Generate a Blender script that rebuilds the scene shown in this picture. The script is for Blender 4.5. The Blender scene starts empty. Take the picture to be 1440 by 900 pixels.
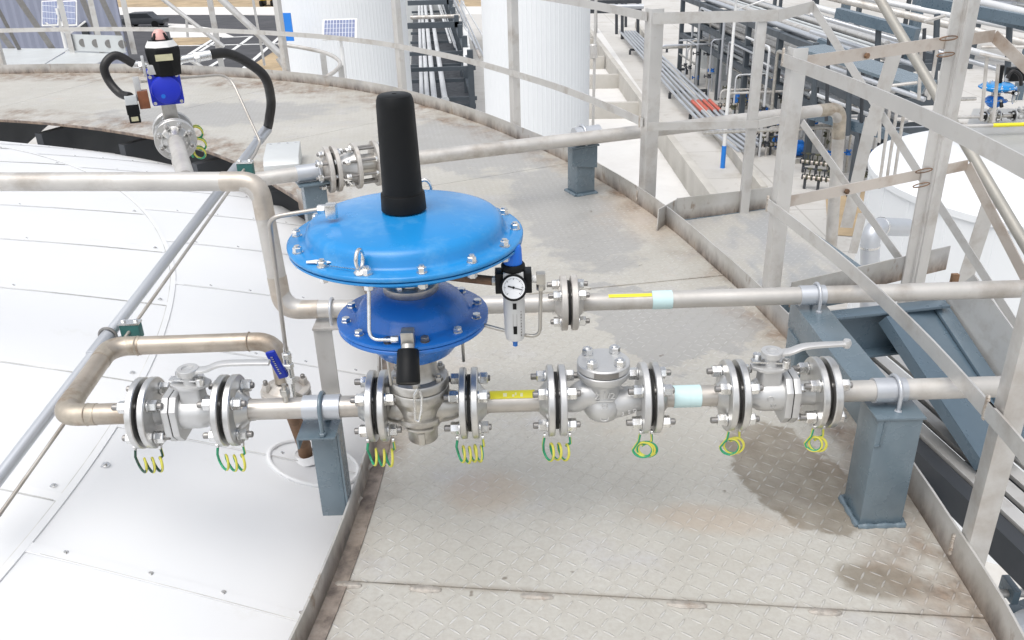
import bpy, bmesh, math, random
import numpy as np
from mathutils import Vector, Matrix
random.seed(7)
R = math.radians
scene = bpy.context.scene
col = scene.collection

# ------------------------------------------------------------------ camera
PITCH, ROLL, FPX, CZ = R(25.7), R(1.75), 1200.0, 1.6
cF = Vector((0, math.cos(PITCH), -math.sin(PITCH)))
cU0 = Vector((0, math.sin(PITCH), math.cos(PITCH)))
cR0 = Vector((1, 0, 0))
cR = cR0*math.cos(ROLL) - cU0*math.sin(ROLL)
cU = cR0*math.sin(ROLL) + cU0*math.cos(ROLL)
CAM = Vector((0, 0, CZ))
cd = bpy.data.cameras.new('camera')
cam = bpy.data.objects.new('camera', cd); col.objects.link(cam)
cam.matrix_world = Matrix(((cR.x, cU.x, -cF.x, 0), (cR.y, cU.y, -cF.y, 0), (cR.z, cU.z, -cF.z, CZ), (0, 0, 0, 1)))
cd.sensor_width = 36; cd.lens = FPX/1440*36; cd.clip_start = .02; cd.clip_end = 3000
scene.camera = cam

# ------------------------------------------------------------------ light
SUN_EL, SUN_AZ = R(66), R(215)      # azimuth measured as in the sky texture
w = bpy.data.worlds.new('World'); scene.world = w; w.use_nodes = True
nt = w.node_tree; nt.nodes.clear()
sky = nt.nodes.new('ShaderNodeTexSky'); sky.sky_type = 'NISHITA'; sky.sun_disc = False
sky.sun_elevation = SUN_EL; sky.sun_rotation = SUN_AZ; sky.dust_density = 3.0; sky.ozone_density = 1.0
hs = nt.nodes.new('ShaderNodeHueSaturation'); hs.inputs['Saturation'].default_value = .28   # cloud cover
bg = nt.nodes.new('ShaderNodeBackground'); bg.inputs[1].default_value = .15
wo = nt.nodes.new('ShaderNodeOutputWorld')
nt.links.new(sky.outputs[0], hs.inputs['Color']); nt.links.new(hs.outputs[0], bg.inputs[0]); nt.links.new(bg.outputs[0], wo.inputs[0])
sd = bpy.data.lights.new('sun', 'SUN'); sd.energy = .9; sd.angle = R(55); sd.color = (1, .97, .92)
sun = bpy.data.objects.new('sun', sd); col.objects.link(sun)
sdir = Vector((math.sin(SUN_AZ)*math.cos(SUN_EL), math.cos(SUN_AZ)*math.cos(SUN_EL), math.sin(SUN_EL)))
sun.rotation_euler = sdir.to_track_quat('Z', 'Y').to_euler()
vs = scene.view_settings; vs.view_transform = 'Standard'; vs.look = 'None'; vs.gamma = 1; vs.use_curve_mapping = False
vs.exposure = 0.55

# ------------------------------------------------------------------ helpers
def at(u, v, z=None, y=None, x=None):
    """The point of a real plane (z=, y= or x=) seen at photo position u, v."""
    d = cF + cR*((u-720)/FPX) + cU*((450-v)/FPX)
    k = (z-CZ)/d.z if z is not None else (y/d.y if y is not None else x/d.x)
    return CAM + d*k

def frame(a):
    a = Vector(a).normalized()
    t = Vector((0, 0, 1)) if abs(a.z) < .9 else Vector((0, 1, 0))
    u = t.cross(a).normalized(); v = a.cross(u).normalized()
    return a, u, v

def fillet(pts, r, n=7):
    """Round the corners of a polyline."""
    pts = [Vector(p) for p in pts]; out = [pts[0]]
    for i in range(1, len(pts)-1):
        p, a, b = pts[i], pts[i-1]-pts[i], pts[i+1]-pts[i]
        rr = r[i-1] if isinstance(r, (list, tuple)) else r
        ang = a.angle(b)
        if ang > 3.05: out.append(p); continue
        t = min(rr/math.tan(ang/2), a.length*.49, b.length*.49)
        q0, q1 = p+a.normalized()*t, p+b.normalized()*t
        for k in range(n+1):
            s = k/n; out.append(q0*(1-s)**2 + p*2*s*(1-s)*1.0 + q1*s*s)
    out.append(pts[-1]); return out

def spline(pts, n=10):
    pts = [Vector(p) for p in pts]; P = [pts[0]*2-pts[1]]+pts+[pts[-1]*2-pts[-2]]; out = []
    for i in range(1, len(P)-2):
        a, b, c, d = P[i-1:i+3]
        for k in range(n):
            t = k/n
            out.append(.5*((2*b)+(c-a)*t+(2*a-5*b+4*c-d)*t*t+(3*b-a-3*c+d)*t**3))
    out.append(pts[-1]); return out

def nearest(A, d, u, v):
    """Point of the line A + t d that passes closest to the sight line of u, v."""
    A, d = Vector(A), Vector(d).normalized(); e = (at(u, v, y=3.)-CAM).normalized(); w0 = A-CAM; b_ = d.dot(e); dd = d.dot(w0); ee = e.dot(w0)
    return A+d*((b_*ee-dd)/(1-b_*b_))

class MB:
    def __init__(s): s.v = []; s.f = []; s.m = []
    def add(s, vs, fs, mat=0):
        o = len(s.v); s.v += [Vector(p) for p in vs]
        for f in fs: s.f.append([i+o for i in f]); s.m.append(mat)
        return s
    def box(s, c, size, rot=None, mat=0):
        c = Vector(c); hx, hy, hz = [q/2 for q in size]; vs = []
        for z in (-hz, hz):
            for x, y in ((-hx, -hy), (hx, -hy), (hx, hy), (-hx, hy)):
                p = Vector((x, y, z)); vs.append(c+(rot @ p if rot else p))
        return s.add(vs, [(3, 2, 1, 0), (4, 5, 6, 7), (0, 1, 5, 4), (1, 2, 6, 5), (2, 3, 7, 6), (3, 0, 4, 7)], mat)
    def bar(s, p0, p1, wd, ht, up=(0, 0, 1), mat=0):
        """Rectangular bar from p0 to p1: wd across, ht along up."""
        p0, p1, up = Vector(p0), Vector(p1), Vector(up); a = (p1-p0).normalized()
        sd = a.cross(up).normalized(); up = sd.cross(a).normalized(); vs = []
        for p in (p0, p1):
            for i, j in ((-1, -1), (1, -1), (1, 1), (-1, 1)): vs.append(p+sd*(i*wd/2)+up*(j*ht/2))
        return s.add(vs, [(3, 2, 1, 0), (4, 5, 6, 7), (0, 1, 5, 4), (1, 2, 6, 5), (2, 3, 7, 6), (3, 0, 4, 7)], mat)
    def prism(s, poly, o, u, v, d, mat=0):
        """poly in the u, v plane at o, pushed along d."""
        o, u, v, d = map(Vector, (o, u, v, d)); n = len(poly)
        a = [o+u*p[0]+v*p[1] for p in poly]; b = [p+d for p in a]
        fs = [tuple(range(n))[::-1], tuple(range(n, 2*n))]+[(i, (i+1) % n, n+(i+1) % n, n+i) for i in range(n)]
        if u.cross(v).dot(d) < 0: fs = [f[::-1] for f in fs]
        return s.add(a+b, fs, mat)
    def angle(s, p0, p1, leg, t, d1, d2, mat=0):
        """L section, legs along d1 and d2."""
        return s.prism([(0, 0), (leg, 0), (leg, t), (t, t), (t, leg), (0, leg)], p0, d1, d2, Vector(p1)-Vector(p0), mat)
    def channel(s, p0, p1, up, out, h, b, t, mat=0):
        """U section: web in the up direction, flanges along out."""
        return s.prism([(0, 0), (h, 0), (h, b), (h-t, b), (h-t, t), (t, t), (t, b), (0, b)], p0, up, out, Vector(p1)-Vector(p0), mat)
    def lathe(s, prof, o, a, n=32, mat=0, phase=0.):
        o = Vector(o); a, u, v = frame(a); vs = []; fs = []; rings = []
        for r, h in prof:
            if r < 1e-6: rings.append([len(vs)]); vs.append(o+a*h)
            else:
                rings.append(list(range(len(vs), len(vs)+n)))
                for k in range(n):
                    t = 2*math.pi*k/n+phase; vs.append(o+a*h+(u*math.cos(t)+v*math.sin(t))*r)
        for A, B in zip(rings, rings[1:]):
            for k in range(n):
                k2 = (k+1) % n
                if len(A) == 1 and len(B) == 1: continue
                if len(A) == 1: fs.append((A[0], B[k2], B[k]))
                elif len(B) == 1: fs.append((A[k], A[k2], B[0]))
                else: fs.append((A[k], A[k2], B[k2], B[k]))
        return s.add(vs, [f[::-1] for f in fs] if False else fs, mat)
    def cyl(s, p0, p1, r, r1=None, n=20, mat=0, bev=0., phase=0.):
        p0, p1 = Vector(p0), Vector(p1); L = (p1-p0).length; r1 = r if r1 is None else r1
        pr = [(0, 0), (r-bev, 0)]+([(r, bev), (r1, L-bev)] if bev else [(r1, L)])+([(r1-bev, L)] if bev else [])+[(0, L)]
        return s.lathe(pr, p0, p1-p0, n, mat, phase)
    def nut(s, c, a, af, h, mat=0, phase=0.):
        rr = af/math.sqrt(3)
        return s.lathe([(0, 0), (rr*.93, 0), (rr, h*.08), (rr, h*.9), (rr*.9, h), (0, h)], c, a, 6, mat, phase)
    def tube(s, path, r, n=12, mat=0, closed=False, cap=True, matf=None):
        path = [Vector(p) for p in path]; m = len(path)
        q = [path[0]]; 
        T = []
        for i in range(m):
            a = path[(i-1) % m] if (i > 0 or closed) else path[i]
            b = path[(i+1) % m] if (i < m-1 or closed) else path[i]
            T.append((b-a).normalized())
        _, u, v = frame(T[0]); vs = []; fs = []; ms = []
        for i in range(m):
            if i: 
                ax = T[i-1].cross(T[i])
                if ax.length > 1e-7:
                    rot = Matrix.Rotation(T[i-1].angle(T[i]), 3, ax.normalized()); u = rot @ u; v = rot @ v
            ri = r[i] if isinstance(r, (list, tuple)) else r
            for k in range(n):
                t = 2*math.pi*k/n; vs.append(path[i]+(u*math.cos(t)+v*math.sin(t))*ri)
        for i in range(m if closed else m-1):
            j = (i+1) % m
            for k in range(n):
                k2 = (k+1) % n; fs.append((i*n+k, i*n+k2, j*n+k2, j*n+k)); ms.append(matf(i, k) if matf else mat)
        if cap and not closed:
            fs.append(tuple(range(n))[::-1]); fs.append(tuple((m-1)*n+k for k in range(n))); ms += [mat, mat]
        o = len(s.v); s.v += vs
        for f, mm in zip(fs, ms): s.f.append([i+o for i in f]); s.m.append(mm)
        return s
    def sheet(s, P, h=0., mat=0):
        """Flat polygon, given thickness h downwards."""
        P = [Vector(p) for p in P]; n = len(P)
        if h <= 0: return s.add(P, [tuple(range(n))], mat)
        return s.prism([(p.x, p.y) for p in P], (0, 0, P[0].z-h), (1, 0, 0), (0, 1, 0), (0, 0, h), mat)
    def build(s, name, mats, parent=None, bevel=0., smooth=38, seg=2):
        me = bpy.data.meshes.new(name)
        base = ORG.get(parent.name, Vector((0, 0, 0))) if parent else Vector((0, 0, 0))
        me.from_pydata([tuple(p-base) for p in s.v], [], s.f)
        if not isinstance(mats, (list, tuple)): mats = [mats]
        for m in mats: me.materials.append(m)
        for p, m in zip(me.polygons, s.m): p.material_index = m
        bm = bmesh.new(); bm.from_mesh(me)
        bmesh.ops.recalc_face_normals(bm, faces=bm.faces[:])
        if bevel:
            ed = [e for e in bm.edges if len(e.link_faces) == 2 and e.calc_face_angle(0) > R(40)]
            bmesh.ops.bevel(bm, geom=ed, offset=bevel, segments=seg, affect='EDGES', profile=.6, clamp_overlap=True)
        bm.to_mesh(me); bm.free()
        if smooth:
            me.polygons.foreach_set('use_smooth', [True]*len(me.polygons)); me.set_sharp_from_angle(angle=R(smooth))
        o = bpy.data.objects.new(name, me); col.objects.link(o)
        if parent: o.parent = parent; ORG[o.name] = base
        else: ORG[o.name] = Vector((0, 0, 0))
        return o
ORG = {}
def tag(o, label, cat=None, group=None, kind=None):
    if label: o['label'] = label
    if cat: o['category'] = cat
    if group: o['group'] = group
    if kind: o['kind'] = kind
    return o
def thing(name, label, cat, loc=(0, 0, 0), group=None):
    o = bpy.data.objects.new(name, None); col.objects.link(o); o.location = loc; o.empty_display_size = .1
    ORG[o.name] = Vector(loc); return tag(o, label, cat, group)
def copy_tree(o, delta=None, label=None, parent=None, scale=None):
    c = o.copy(); col.objects.link(c); c.parent = parent
    if delta is not None: c.location = o.location+Vector(delta)
    if label: c['label'] = label
    for ch in list(o.children): copy_tree(ch, None, None, c)
    return c
def text_mb(body, size, o, u, v, depth, name, m, parent):
    """Raised lettering: the built-in font turned into a mesh on the plane o, u, v."""
    cu = bpy.data.curves.new(name, 'FONT'); cu.body = body; cu.size = size; cu.extrude = depth/2; cu.align_x = 'CENTER'; cu.align_y = 'CENTER'; cu.resolution_u = 3
    t = bpy.data.objects.new(name, cu); me = bpy.data.meshes.new_from_object(t); bpy.data.objects.remove(t); bpy.data.curves.remove(cu)
    u, v = Vector(u).normalized(), Vector(v).normalized(); nn = u.cross(v); base = ORG.get(parent.name, Vector((0, 0, 0)))
    for q in me.vertices: q.co = Vector(o)+u*q.co.x+v*q.co.y+nn*(q.co.z+depth/2)-base
    me.materials.clear(); me.materials.append(m)
    ob = bpy.data.objects.new(name, me); col.objects.link(ob); ob.parent = parent; ORG[ob.name] = base; return ob

# ------------------------------------------------------------------ materials
def lin(r, g, b):
    f = lambda c: (c/255/12.92) if c/255 <= .04045 else ((c/255+.055)/1.055)**2.4
    return (f(r), f(g), f(b), 1)
class NB:
    def __init__(s, name):
        s.mat = bpy.data.materials.new(name); s.mat.use_nodes = True; s.t = s.mat.node_tree
        s.b = s.t.nodes['Principled BSDF']; s._v = None
    def n(s, typ, **kw):
        o = s.t.nodes.new('ShaderNode'+typ)
        for k, v in kw.items(): setattr(o, k, v)
        return o
    def l(s, a, b): s.t.links.new(a, b)
    def vec(s, rnd=True):
        if s._v is None:
            tc = s.n('TexCoord'); s._v = tc.outputs['Object']
            if rnd:
                oi = s.n('ObjectInfo'); ad = s.n('VectorMath', operation='MULTIPLY_ADD')
                ad.inputs[1].default_value = (1, 1, 1); s.l(tc.outputs['Object'], ad.inputs[0])
                sc = s.n('Math', operation='MULTIPLY'); sc.inputs[1].default_value = 37; s.l(oi.outputs['Random'], sc.inputs[0]); s.l(sc.outputs[0], ad.inputs[2])
                s._v = ad.outputs[0]
        return s._v
    def noise(s, scale, detail=4, rough=.55, vec=None, stretch=None):
        o = s.n('TexNoise'); o.inputs['Scale'].default_value = scale; o.inputs['Detail'].default_value = detail; o.inputs['Roughness'].default_value = rough
        v = vec or s.vec()
        if stretch:
            mp = s.n('Mapping'); mp.inputs['Scale'].default_value = stretch; s.l(v, mp.inputs[0]); v = mp.outputs[0]
        s.l(v, o.inputs['Vector']); return o.outputs['Fac']
    def rng(s, x, a, b, c=0., d=1., smooth=False):
        o = s.n('MapRange'); o.clamp = True
        if smooth: o.interpolation_type = 'SMOOTHSTEP'
        s.l(x, o.inputs[0])
        for i, q in enumerate((a, b, c, d)): o.inputs[i+1].default_value = q
        return o.outputs[0]
    def math(s, op, a, b=None, c=None):
        o = s.n('Math', operation=op)
        for i, q in enumerate((a, b, c)):
            if q is None: continue
            if isinstance(q, (int, float)): o.inputs[i].default_value = q
            else: s.l(q, o.inputs[i])
        return o.outputs[0]
    def mix(s, f, a, b, mode='MIX'):
        o = s.n('Mix', data_type='RGBA', blend_type=mode)
        for i, q in ((0, f), (6, a), (7, b)):
            if isinstance(q, (int, float, tuple)): o.inputs[i].default_value = q
            else: s.l(q, o.inputs[i])
        return o.outputs[2]
    def bump(s, h, strength=.3, dist=.002):
        o = s.n('Bump'); o.inputs['Strength'].default_value = strength; o.inputs['Distance'].default_value = dist
        s.l(h, o.inputs['Height']); s.l(o.outputs[0], s.b.inputs['Normal']); return o
    def out(s, c=None, rough=None, metal=None, spec=None, coat=None):
        for k, q in (('Base Color', c), ('Roughness', rough), ('Metallic', metal), ('Specular IOR Level', spec), ('Coat Weight', coat)):
            if q is None: continue
            if isinstance(q, (int, float, tuple)): s.b.inputs[k].default_value = q
            else: s.l(q, s.b.inputs[k])
        return s.mat
def paint(name, c, rough=.4, metal=0., var=.12, scale=6., bumps=(60, .08, .001), dirt=None, spec=None):
    """Plain painted or plastic surface with slight tone and gloss changes; dirt = (colour, amount, scale)."""
    b = NB(name); n1 = b.noise(scale, 5)
    c = c if len(c) == 4 else c+(1,)
    d = tuple(x*(1-var) for x in c[:3])+(1,); e = tuple(min(1, x*(1+var)) for x in c[:3])+(1,)
    cc = b.mix(b.rng(n1, .3, .7), d, e)
    if dirt:
        m = b.rng(b.noise(dirt[2], 7, .65), .5, .72, 0, dirt[1]); cc = b.mix(m, cc, dirt[0])
    rr = b.rng(b.noise(scale*2.3, 4), .3, .7, rough*.8, min(1, rough*1.2))
    if bumps: b.bump(b.noise(bumps[0], 4), bumps[1], bumps[2])
    return b.out(cc, rr, metal, spec)
M_BROWN = 1
RUST = (.16, .075, .03, 1)
M = {}
M['stainless'] = paint('stainless_pipe', (.52, .49, .45), .42, .65, .16, 7, (120, .1, .001), ((.26, .20, .145, 1), .75, 4.))
M['pipe_white'] = paint('pale_pipe', (.56, .54, .51), .46, .4, .14, 5, (90, .1, .001), ((.28, .23, .18, 1), .7, 4.))
M['brownpipe'] = paint('brown_stained_pipe', (.46, .405, .34), .42, .65, .2, 7, (120, .1, .001), ((.20, .14, .09, 1), .85, 5.))
M['heat'] = paint('heat_tinted_steel', (.44, .39, .32), .45, .6, .25, 18, (90, .1, .001), ((.22, .13, .07, 1), .8, 11.))
M['flange'] = paint('machined_flange', (.64, .635, .62), .36, .9, .08, 14, (160, .05, .0006), ((.30, .28, .25, 1), .35, 18.))
M['flange_old'] = paint('weathered_flange', (.56, .535, .50), .5, .4, .12, 14, (90, .1, .001), ((.26, .19, .13, 1), .5, 12.))
M['bolt'] = paint('bolt_steel', (.78, .78, .77), .26, .98, .1, 30, None, ((.22, .19, .16, 1), .4, 30.))
M['stud'] = paint('dark_stud', (.28, .27, .26), .4, .8, .1, 30, None)
M['cast'] = paint('cast_steel', (.60, .60, .595), .44, .6, .07, 12, (260, .22, .0012), ((.33, .31, .28, 1), .3, 12.))
M['handrail'] = paint('dull_handrail_tube', (.36, .345, .31), .45, .25, .15, 5, (80, .1, .001), ((.24, .2, .15, 1), .5, 5.))
M['castdark'] = paint('stainless_casting', (.55, .53, .49), .36, .9, .14, 12, (220, .25, .0012), ((.2, .17, .14, 1), .5, 14.))
M['gasket'] = paint('black_gasket', (.012, .012, .012), .7)
M['blue'] = paint('bright_blue_paint', lin(30, 132, 198), .24, 0, .06, 5, (25, .04, .002), ((.18, .42, .64, 1), .3, 16.))
M['blue2'] = paint('deep_blue_paint', lin(38, 114, 198), .26, 0, .12, 6, (25, .04, .002), ((.04, .08, .15, 1), .6, 6.))
M['blue3'] = paint('ultramarine_paint', lin(28, 48, 190), .35, 0, .06, 8)
M['blue_grip'] = paint('blue_grip', lin(15, 45, 160), .4, 0, .06, 8)
M['knobblue'] = paint('knob_blue_plastic', lin(20, 110, 215), .4, 0, .04, 8)
M['black'] = paint('black_plastic', (.0035, .004, .0045), .5, 0, .15, 6, (300, .1, .0006), None, .28)
M['rubber'] = paint('black_rubber_hose', (.014, .013, .013), .5, 0, .2, 8)
M['greyblue'] = paint('blue_grey_steel_paint', lin(98, 114, 124), .26, 0, .06, 5, (18, .1, .002), (lin(74, 91, 102), .55, 7.), 1.)
M['greyblue_dark'] = paint('dark_blue_grey_steel', lin(84, 102, 115), .3, 0, .08, 4, (18, .1, .002), (lin(56, 74, 87), .6, 4.), .9)
M['dark'] = paint('dark_steel', (.045, .05, .058), .5, 0, .15, 2.)
M['darkblue'] = paint('dark_rack_steel', (.07, .085, .10), .5, 0, .15, 1.)
M['galv'] = paint('galvanised_pipe', (.55, .57, .60), .38, .6, .1, 1., None)
M['rail'] = paint('weathered_rail_steel', (.62, .61, .59), .40, .5, .07, 3, (80, .15, .001), ((.36, .31, .26, 1), .55, 7.))
M['rail_rust'] = paint('rust_tinted_rail_steel', (.60, .55, .50), .40, .5, .08, 3, (80, .15, .001), ((.32, .22, .15, 1), .75, 5.))
M['rust'] = paint('rusty_steel', (.20, .115, .065), .65, .15, .35, 18, (60, .3, .002), ((.08, .045, .025, 1), .8, 10.))
M['weld'] = paint('weld_bead', (.50, .46, .41), .42, .6, .2, 60, (300, .6, .002), ((.2, .12, .07, 1), .7, 30.))
M['white'] = paint('white_paint', (.80, .80, .79), .45, 0, .02, 3, None)
M['whiteplastic'] = paint('white_plastic', (.72, .72, .70), .4, 0, .03, 10, None)
M['brass'] = paint('brown_filter', (.20, .07, .03), .4, 0, .2, 20, None)
M['yellowtape'] = paint('yellow_tape', (.78, .70, .03), .45, 0, .05, 30, None)
M['bluetape'] = paint('pale_blue_tape', (.56, .74, .75), .5, 0, .04, 30, None)
M['face'] = paint('dial_face', (.78, .79, .80), .4, 0, .01, 10, None)
M['bowl'] = paint('grey_polycarbonate_bowl', (.60, .60, .59), .35, 0, .04, 10, None)
M['wireg'] = paint('wire_green', (.025, .30, .15), .4, 0, .1, 20, None)
M['wirey'] = paint('wire_yellow', (.64, .60, .09), .4, 0, .08, 20, None)
M['wired'] = paint('wire_dark_green', (.01, .06, .035), .4, 0, .1, 20, None)
M['pink'] = paint('pink_indicator', (.72, .40, .36), .35, 0, .05, 20, None)
M['goldplate'] = paint('name_plate', (.55, .52, .34), .4, .3, .1, 60, None)
M['teal'] = paint('teal_clamp', (.03, .13, .12), .5, 0, .15, 20, None)
M['yellow'] = paint('yellow_paint', (.75, .48, .03), .45, 0, .1, 2, None)
M['signblue'] = paint('sign_blue', (.02, .22, .72), .4, 0, .03, 2, None)
M['glassdark'] = paint('dark_glass', (.03, .035, .04), .12, 0, .1, 2, None)
M['concrete'] = paint('concrete_wall', (.50, .48, .44), .8, 0, .10, .8, (6, .2, .01), ((.36, .34, .30, 1), .6, .5))
M['liner'] = paint('pale_basin_floor', (.70, .69, .67), .7, 0, .05, .25, None, ((.55, .53, .50, 1), .5, .3))
M['asphalt'] = paint('asphalt', (.062, .062, .068), .85, 0, .15, .3, (12, .2, .01))
M['soil'] = paint('dry_soil', (.42, .32, .20), .95, 0, .25, .5, (3, .3, .03), ((.24, .19, .13, 1), .6, .8))
M['roadmark'] = paint('road_marking', (.75, .75, .74), .7, 0, .05, 1, None)
M['whiteroad'] = paint('pale_road', (.72, .70, .67), .8, 0, .06, .2, None)
M['wallblue'] = paint('grey_blue_wall', (.26, .28, .36), .6, 0, .07, .15, None)
M['sheet'] = paint('pale_sheet_metal', (.60, .62, .62), .45, .25, .05, 3, None)
M['clad'] = paint('white_cladding', (.78, .80, .815), .5, 0, .02, .4, None)
def m_roof():
    b = NB('white_roof_cladding'); c = b.mix(b.rng(b.noise(.9, 4), .35, .7), (.735, .745, .755, 1), (.775, .78, .785, 1))
    c = b.mix(b.rng(b.noise(3.5, 8, .7), .60, .80, 0, .5), c, (.60, .59, .55, 1))
    b.bump(b.noise(2.2, 3), .25, .02)
    return b.out(c, b.rng(b.noise(3, 3), .3, .7, .45, .6), 0, .25)
M['roof'] = m_roof()
def m_deck(edge=True):
    """Checker plate: alternating lozenges with relief shading painted in, trodden dirt, water stains with hard edges and rust along the edges."""
    b = NB('checker_plate' if edge else 'landing_checker_plate'); v = b.vec(False)
    sx = b.n('SeparateXYZ'); b.l(v, sx.inputs[0]); X, Y = sx.outputs[0], sx.outputs[1]
    ang = R(8); p = .037
    rx = b.math('DIVIDE', b.math('ADD', b.math('MULTIPLY', X, math.cos(ang)), b.math('MULTIPLY', Y, math.sin(ang))), p)
    ry = b.math('DIVIDE', b.math('SUBTRACT', b.math('MULTIPLY', Y, math.cos(ang)), b.math('MULTIPLY', X, math.sin(ang))), p)
    cx, cy = b.math('FLOOR', rx), b.math('FLOOR', ry)
    par = b.math('FLOORED_MODULO', b.math('ADD', cx, cy), 2.)
    s = b.math('SUBTRACT', 1., b.math('MULTIPLY', par, 2.))
    fu = b.math('SUBTRACT', b.math('FRACT', rx), .5); fv = b.math('SUBTRACT', b.math('FRACT', ry), .5)
    A = b.math('MULTIPLY', b.math('ADD', fu, b.math('MULTIPLY', s, fv)), .7071)
    B = b.math('MULTIPLY', b.math('SUBTRACT', fv, b.math('MULTIPLY', s, fu)), .7071)
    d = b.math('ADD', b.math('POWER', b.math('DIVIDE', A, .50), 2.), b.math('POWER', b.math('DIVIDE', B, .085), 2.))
    loz = b.rng(d, .35, 1.0, 1., 0., True); loz_shade = b.math('MULTIPLY', b.rng(d, .9, 1.1, 0, 1), b.rng(b.math('ADD', d, b.math('MULTIPLY', b.noise(60, 2), 2.)), 1.6, 3.6, 1, 0, True))
    base = b.mix(b.rng(b.noise(1.6, 6, .6), .32, .68), (.495, .48, .43, 1), (.595, .58, .535, 1))
    base = b.mix(b.rng(b.noise(7, 6, .65), .45, .75, 0, .5), base, (.47, .44, .39, 1))
    base = b.mix(b.rng(b.noise(3.1, 5, .6), .56, .72, 0, .55), base, (.53, .525, .55, 1))
    base = b.mix(b.rng(b.noise(2.3, 4, .6), .62, .78, 0, .45), base, (.64, .50, .37, 1))
    base = b.mix(b.rng(b.noise(70, 4, .6), .35, .75, 0, .55), base, (.42, .39, .34, 1))
    if not edge:
        base = b.mix(b.rng(b.noise(4, 3, .6, stretch=(1, .4, 1)), .45, .55, 0, .75), base, (.36, .37, .38, 1)); base = b.mix(b.rng(b.noise(2.2, 5, .6), .4, .65, 0, .5), base, (.42, .41, .40, 1))
        col_ = b.mix(b.math('MULTIPLY', loz, .25), base, (.72, .72, .72, 1)); b.bump(loz, .5, .0018)
        return b.out(col_, .45, .25)
    # stains
    wob = b.noise(5.5, 6, .62); wob2 = b.noise(9.0, 4, .6, stretch=(1, .6, 1))
    def blob(x, y, ax, ay, rot=0., sharp=.05, amp=.9):
        c, sn = math.cos(R(rot)), math.sin(R(rot))
        dx, dy = b.math('SUBTRACT', X, x), b.math('SUBTRACT', Y, y)
        a = b.math('DIVIDE', b.math('ADD', b.math('MULTIPLY', dx, c), b.math('MULTIPLY', dy, sn)), ax)
        e = b.math('DIVIDE', b.math('SUBTRACT', b.math('MULTIPLY', dy, c), b.math('MULTIPLY', dx, sn)), ay)
        q = b.math('SQRT', b.math('ADD', b.math('POWER', a, 2.), b.math('POWER', e, 2.)))
        q = b.math('ADD', q, b.math('MULTIPLY', b.math('SUBTRACT', wob, .5), amp*2))
        return b.rng(q, 1-sharp, 1+sharp, 1, 0, True)
    def P(u, v): q = at(u, v, 0); return q.x, q.y
    def union(l):
        o = l[0]
        for q in l[1:]: o = b.math('MAXIMUM', o, q)
        return o
    wet = union([blob(*P(1105, 655), .16, .25, 20, .06, .55), blob(*P(1150, 700), .16, .17, 0, .06, .5), blob(*P(1240, 815), .11, .07, -12, .25, .7)])
    damp = union([blob(*P(985, 450), .24, .36, -30, .05, .75), blob(*P(895, 450), .17, .42, 10, .06, .85), blob(*P(800, 300), .3, .9, 10, .15, .8), blob(*P(650, 205), .5, .9, 30, .15, .8), blob(*P(300, 160), 1.1, .5, 0, .2, .8)])
    base = b.mix(b.math('MULTIPLY', damp, .75), base, (.375, .37, .36, 1))
    wetc = b.mix(b.rng(b.noise(14, 5, .65), .4, .7), (.24, .205, .16, 1), (.33, .295, .24, 1))
    base = b.mix(b.math('MULTIPLY', wet, b.rng(b.noise(8, 6, .6), .25, .6, .62, .95)), base, wetc)
    tan = union([blob(*P(680, 690), .12, .10, 0, .5, .6), blob(*P(1010, 730), .2, .06, -10, .5, .6), blob(*P(930, 300), .3, .4, 0, .5, .8)])
    base = b.mix(b.math('MULTIPLY', tan, .35), base, (.50, .36, .24, 1))
    # rust and grime gathered along the two edges (radius about the tank)
    dx, dy = b.math('SUBTRACT', X, -6.5), b.math('SUBTRACT', Y, 2.5)
    rad = b.math('SQRT', b.math('ADD', b.math('POWER', dx, 2.), b.math('POWER', dy, 2.)))
    rw = b.math('ADD', rad, b.math('MULTIPLY', b.math('SUBTRACT', wob, .5), .42))
    e1 = b.rng(rw, 7.44, 7.64, 0, 1); e2 = b.rng(rw, 6.02, 6.17, 1, 0)
    edge = b.math('MULTIPLY', b.math('MULTIPLY', b.math('MAXIMUM', e1, e2), b.rng(wob2, .36, .56)), b.rng(b.noise(1.7, 4, .6), .38, .60, .15, 1.))
    base = b.mix(b.math('MULTIPLY', edge, .85), base, b.mix(b.rng(b.noise(30, 4), .35, .65), (.13, .075, .04, 1), (.34, .24, .17, 1)))
    spots = b.rng(b.noise(18, 2, .5), .73, .77, 0, .7)
    base = b.mix(spots, base, (.16, .13, .10, 1))
    for sa in (-7.05, 9.4):
        sdist = b.math('ABSOLUTE', b.math('SUBTRACT', b.math('MULTIPLY', dx, math.sin(R(sa))), b.math('MULTIPLY', dy, math.cos(R(sa)))))
        sg_ = b.math('MULTIPLY', b.rng(b.math('ADD', sdist, b.math('MULTIPLY', wob2, -.022)), -.010, .004, 1, 0), b.rng(wob, .35, .6, .25, .9))
        base = b.mix(b.math('MULTIPLY', sg_, .5), base, (.22, .17, .12, 1))
    base = b.mix(b.math('MULTIPLY', loz_shade, b.rng(b.noise(2.6, 7, .7), .42, .66, .0, .5)), base, (.27, .245, .20, 1))  # dark ring round each lozenge: shade of the tread relief painted into the colour
    col_ = b.mix(b.math('MULTIPLY', loz, b.rng(b.noise(4.3, 7, .7), .38, .64, .06, .75)), base, b.mix(.6, base, (.74, .74, .74, 1)))  # lozenge tops lightened for wear and for light on the raised tread
    h = b.math('ADD', b.math('MULTIPLY', loz, 1.), b.math('MULTIPLY', b.noise(90, 3), .25))
    b.bump(h, .75, .002)
    return b.out(col_, b.rng(b.noise(6, 4), .3, .7, .40, .60), .25)
M['deck'] = m_deck(); M['deck2'] = m_deck(False)
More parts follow.
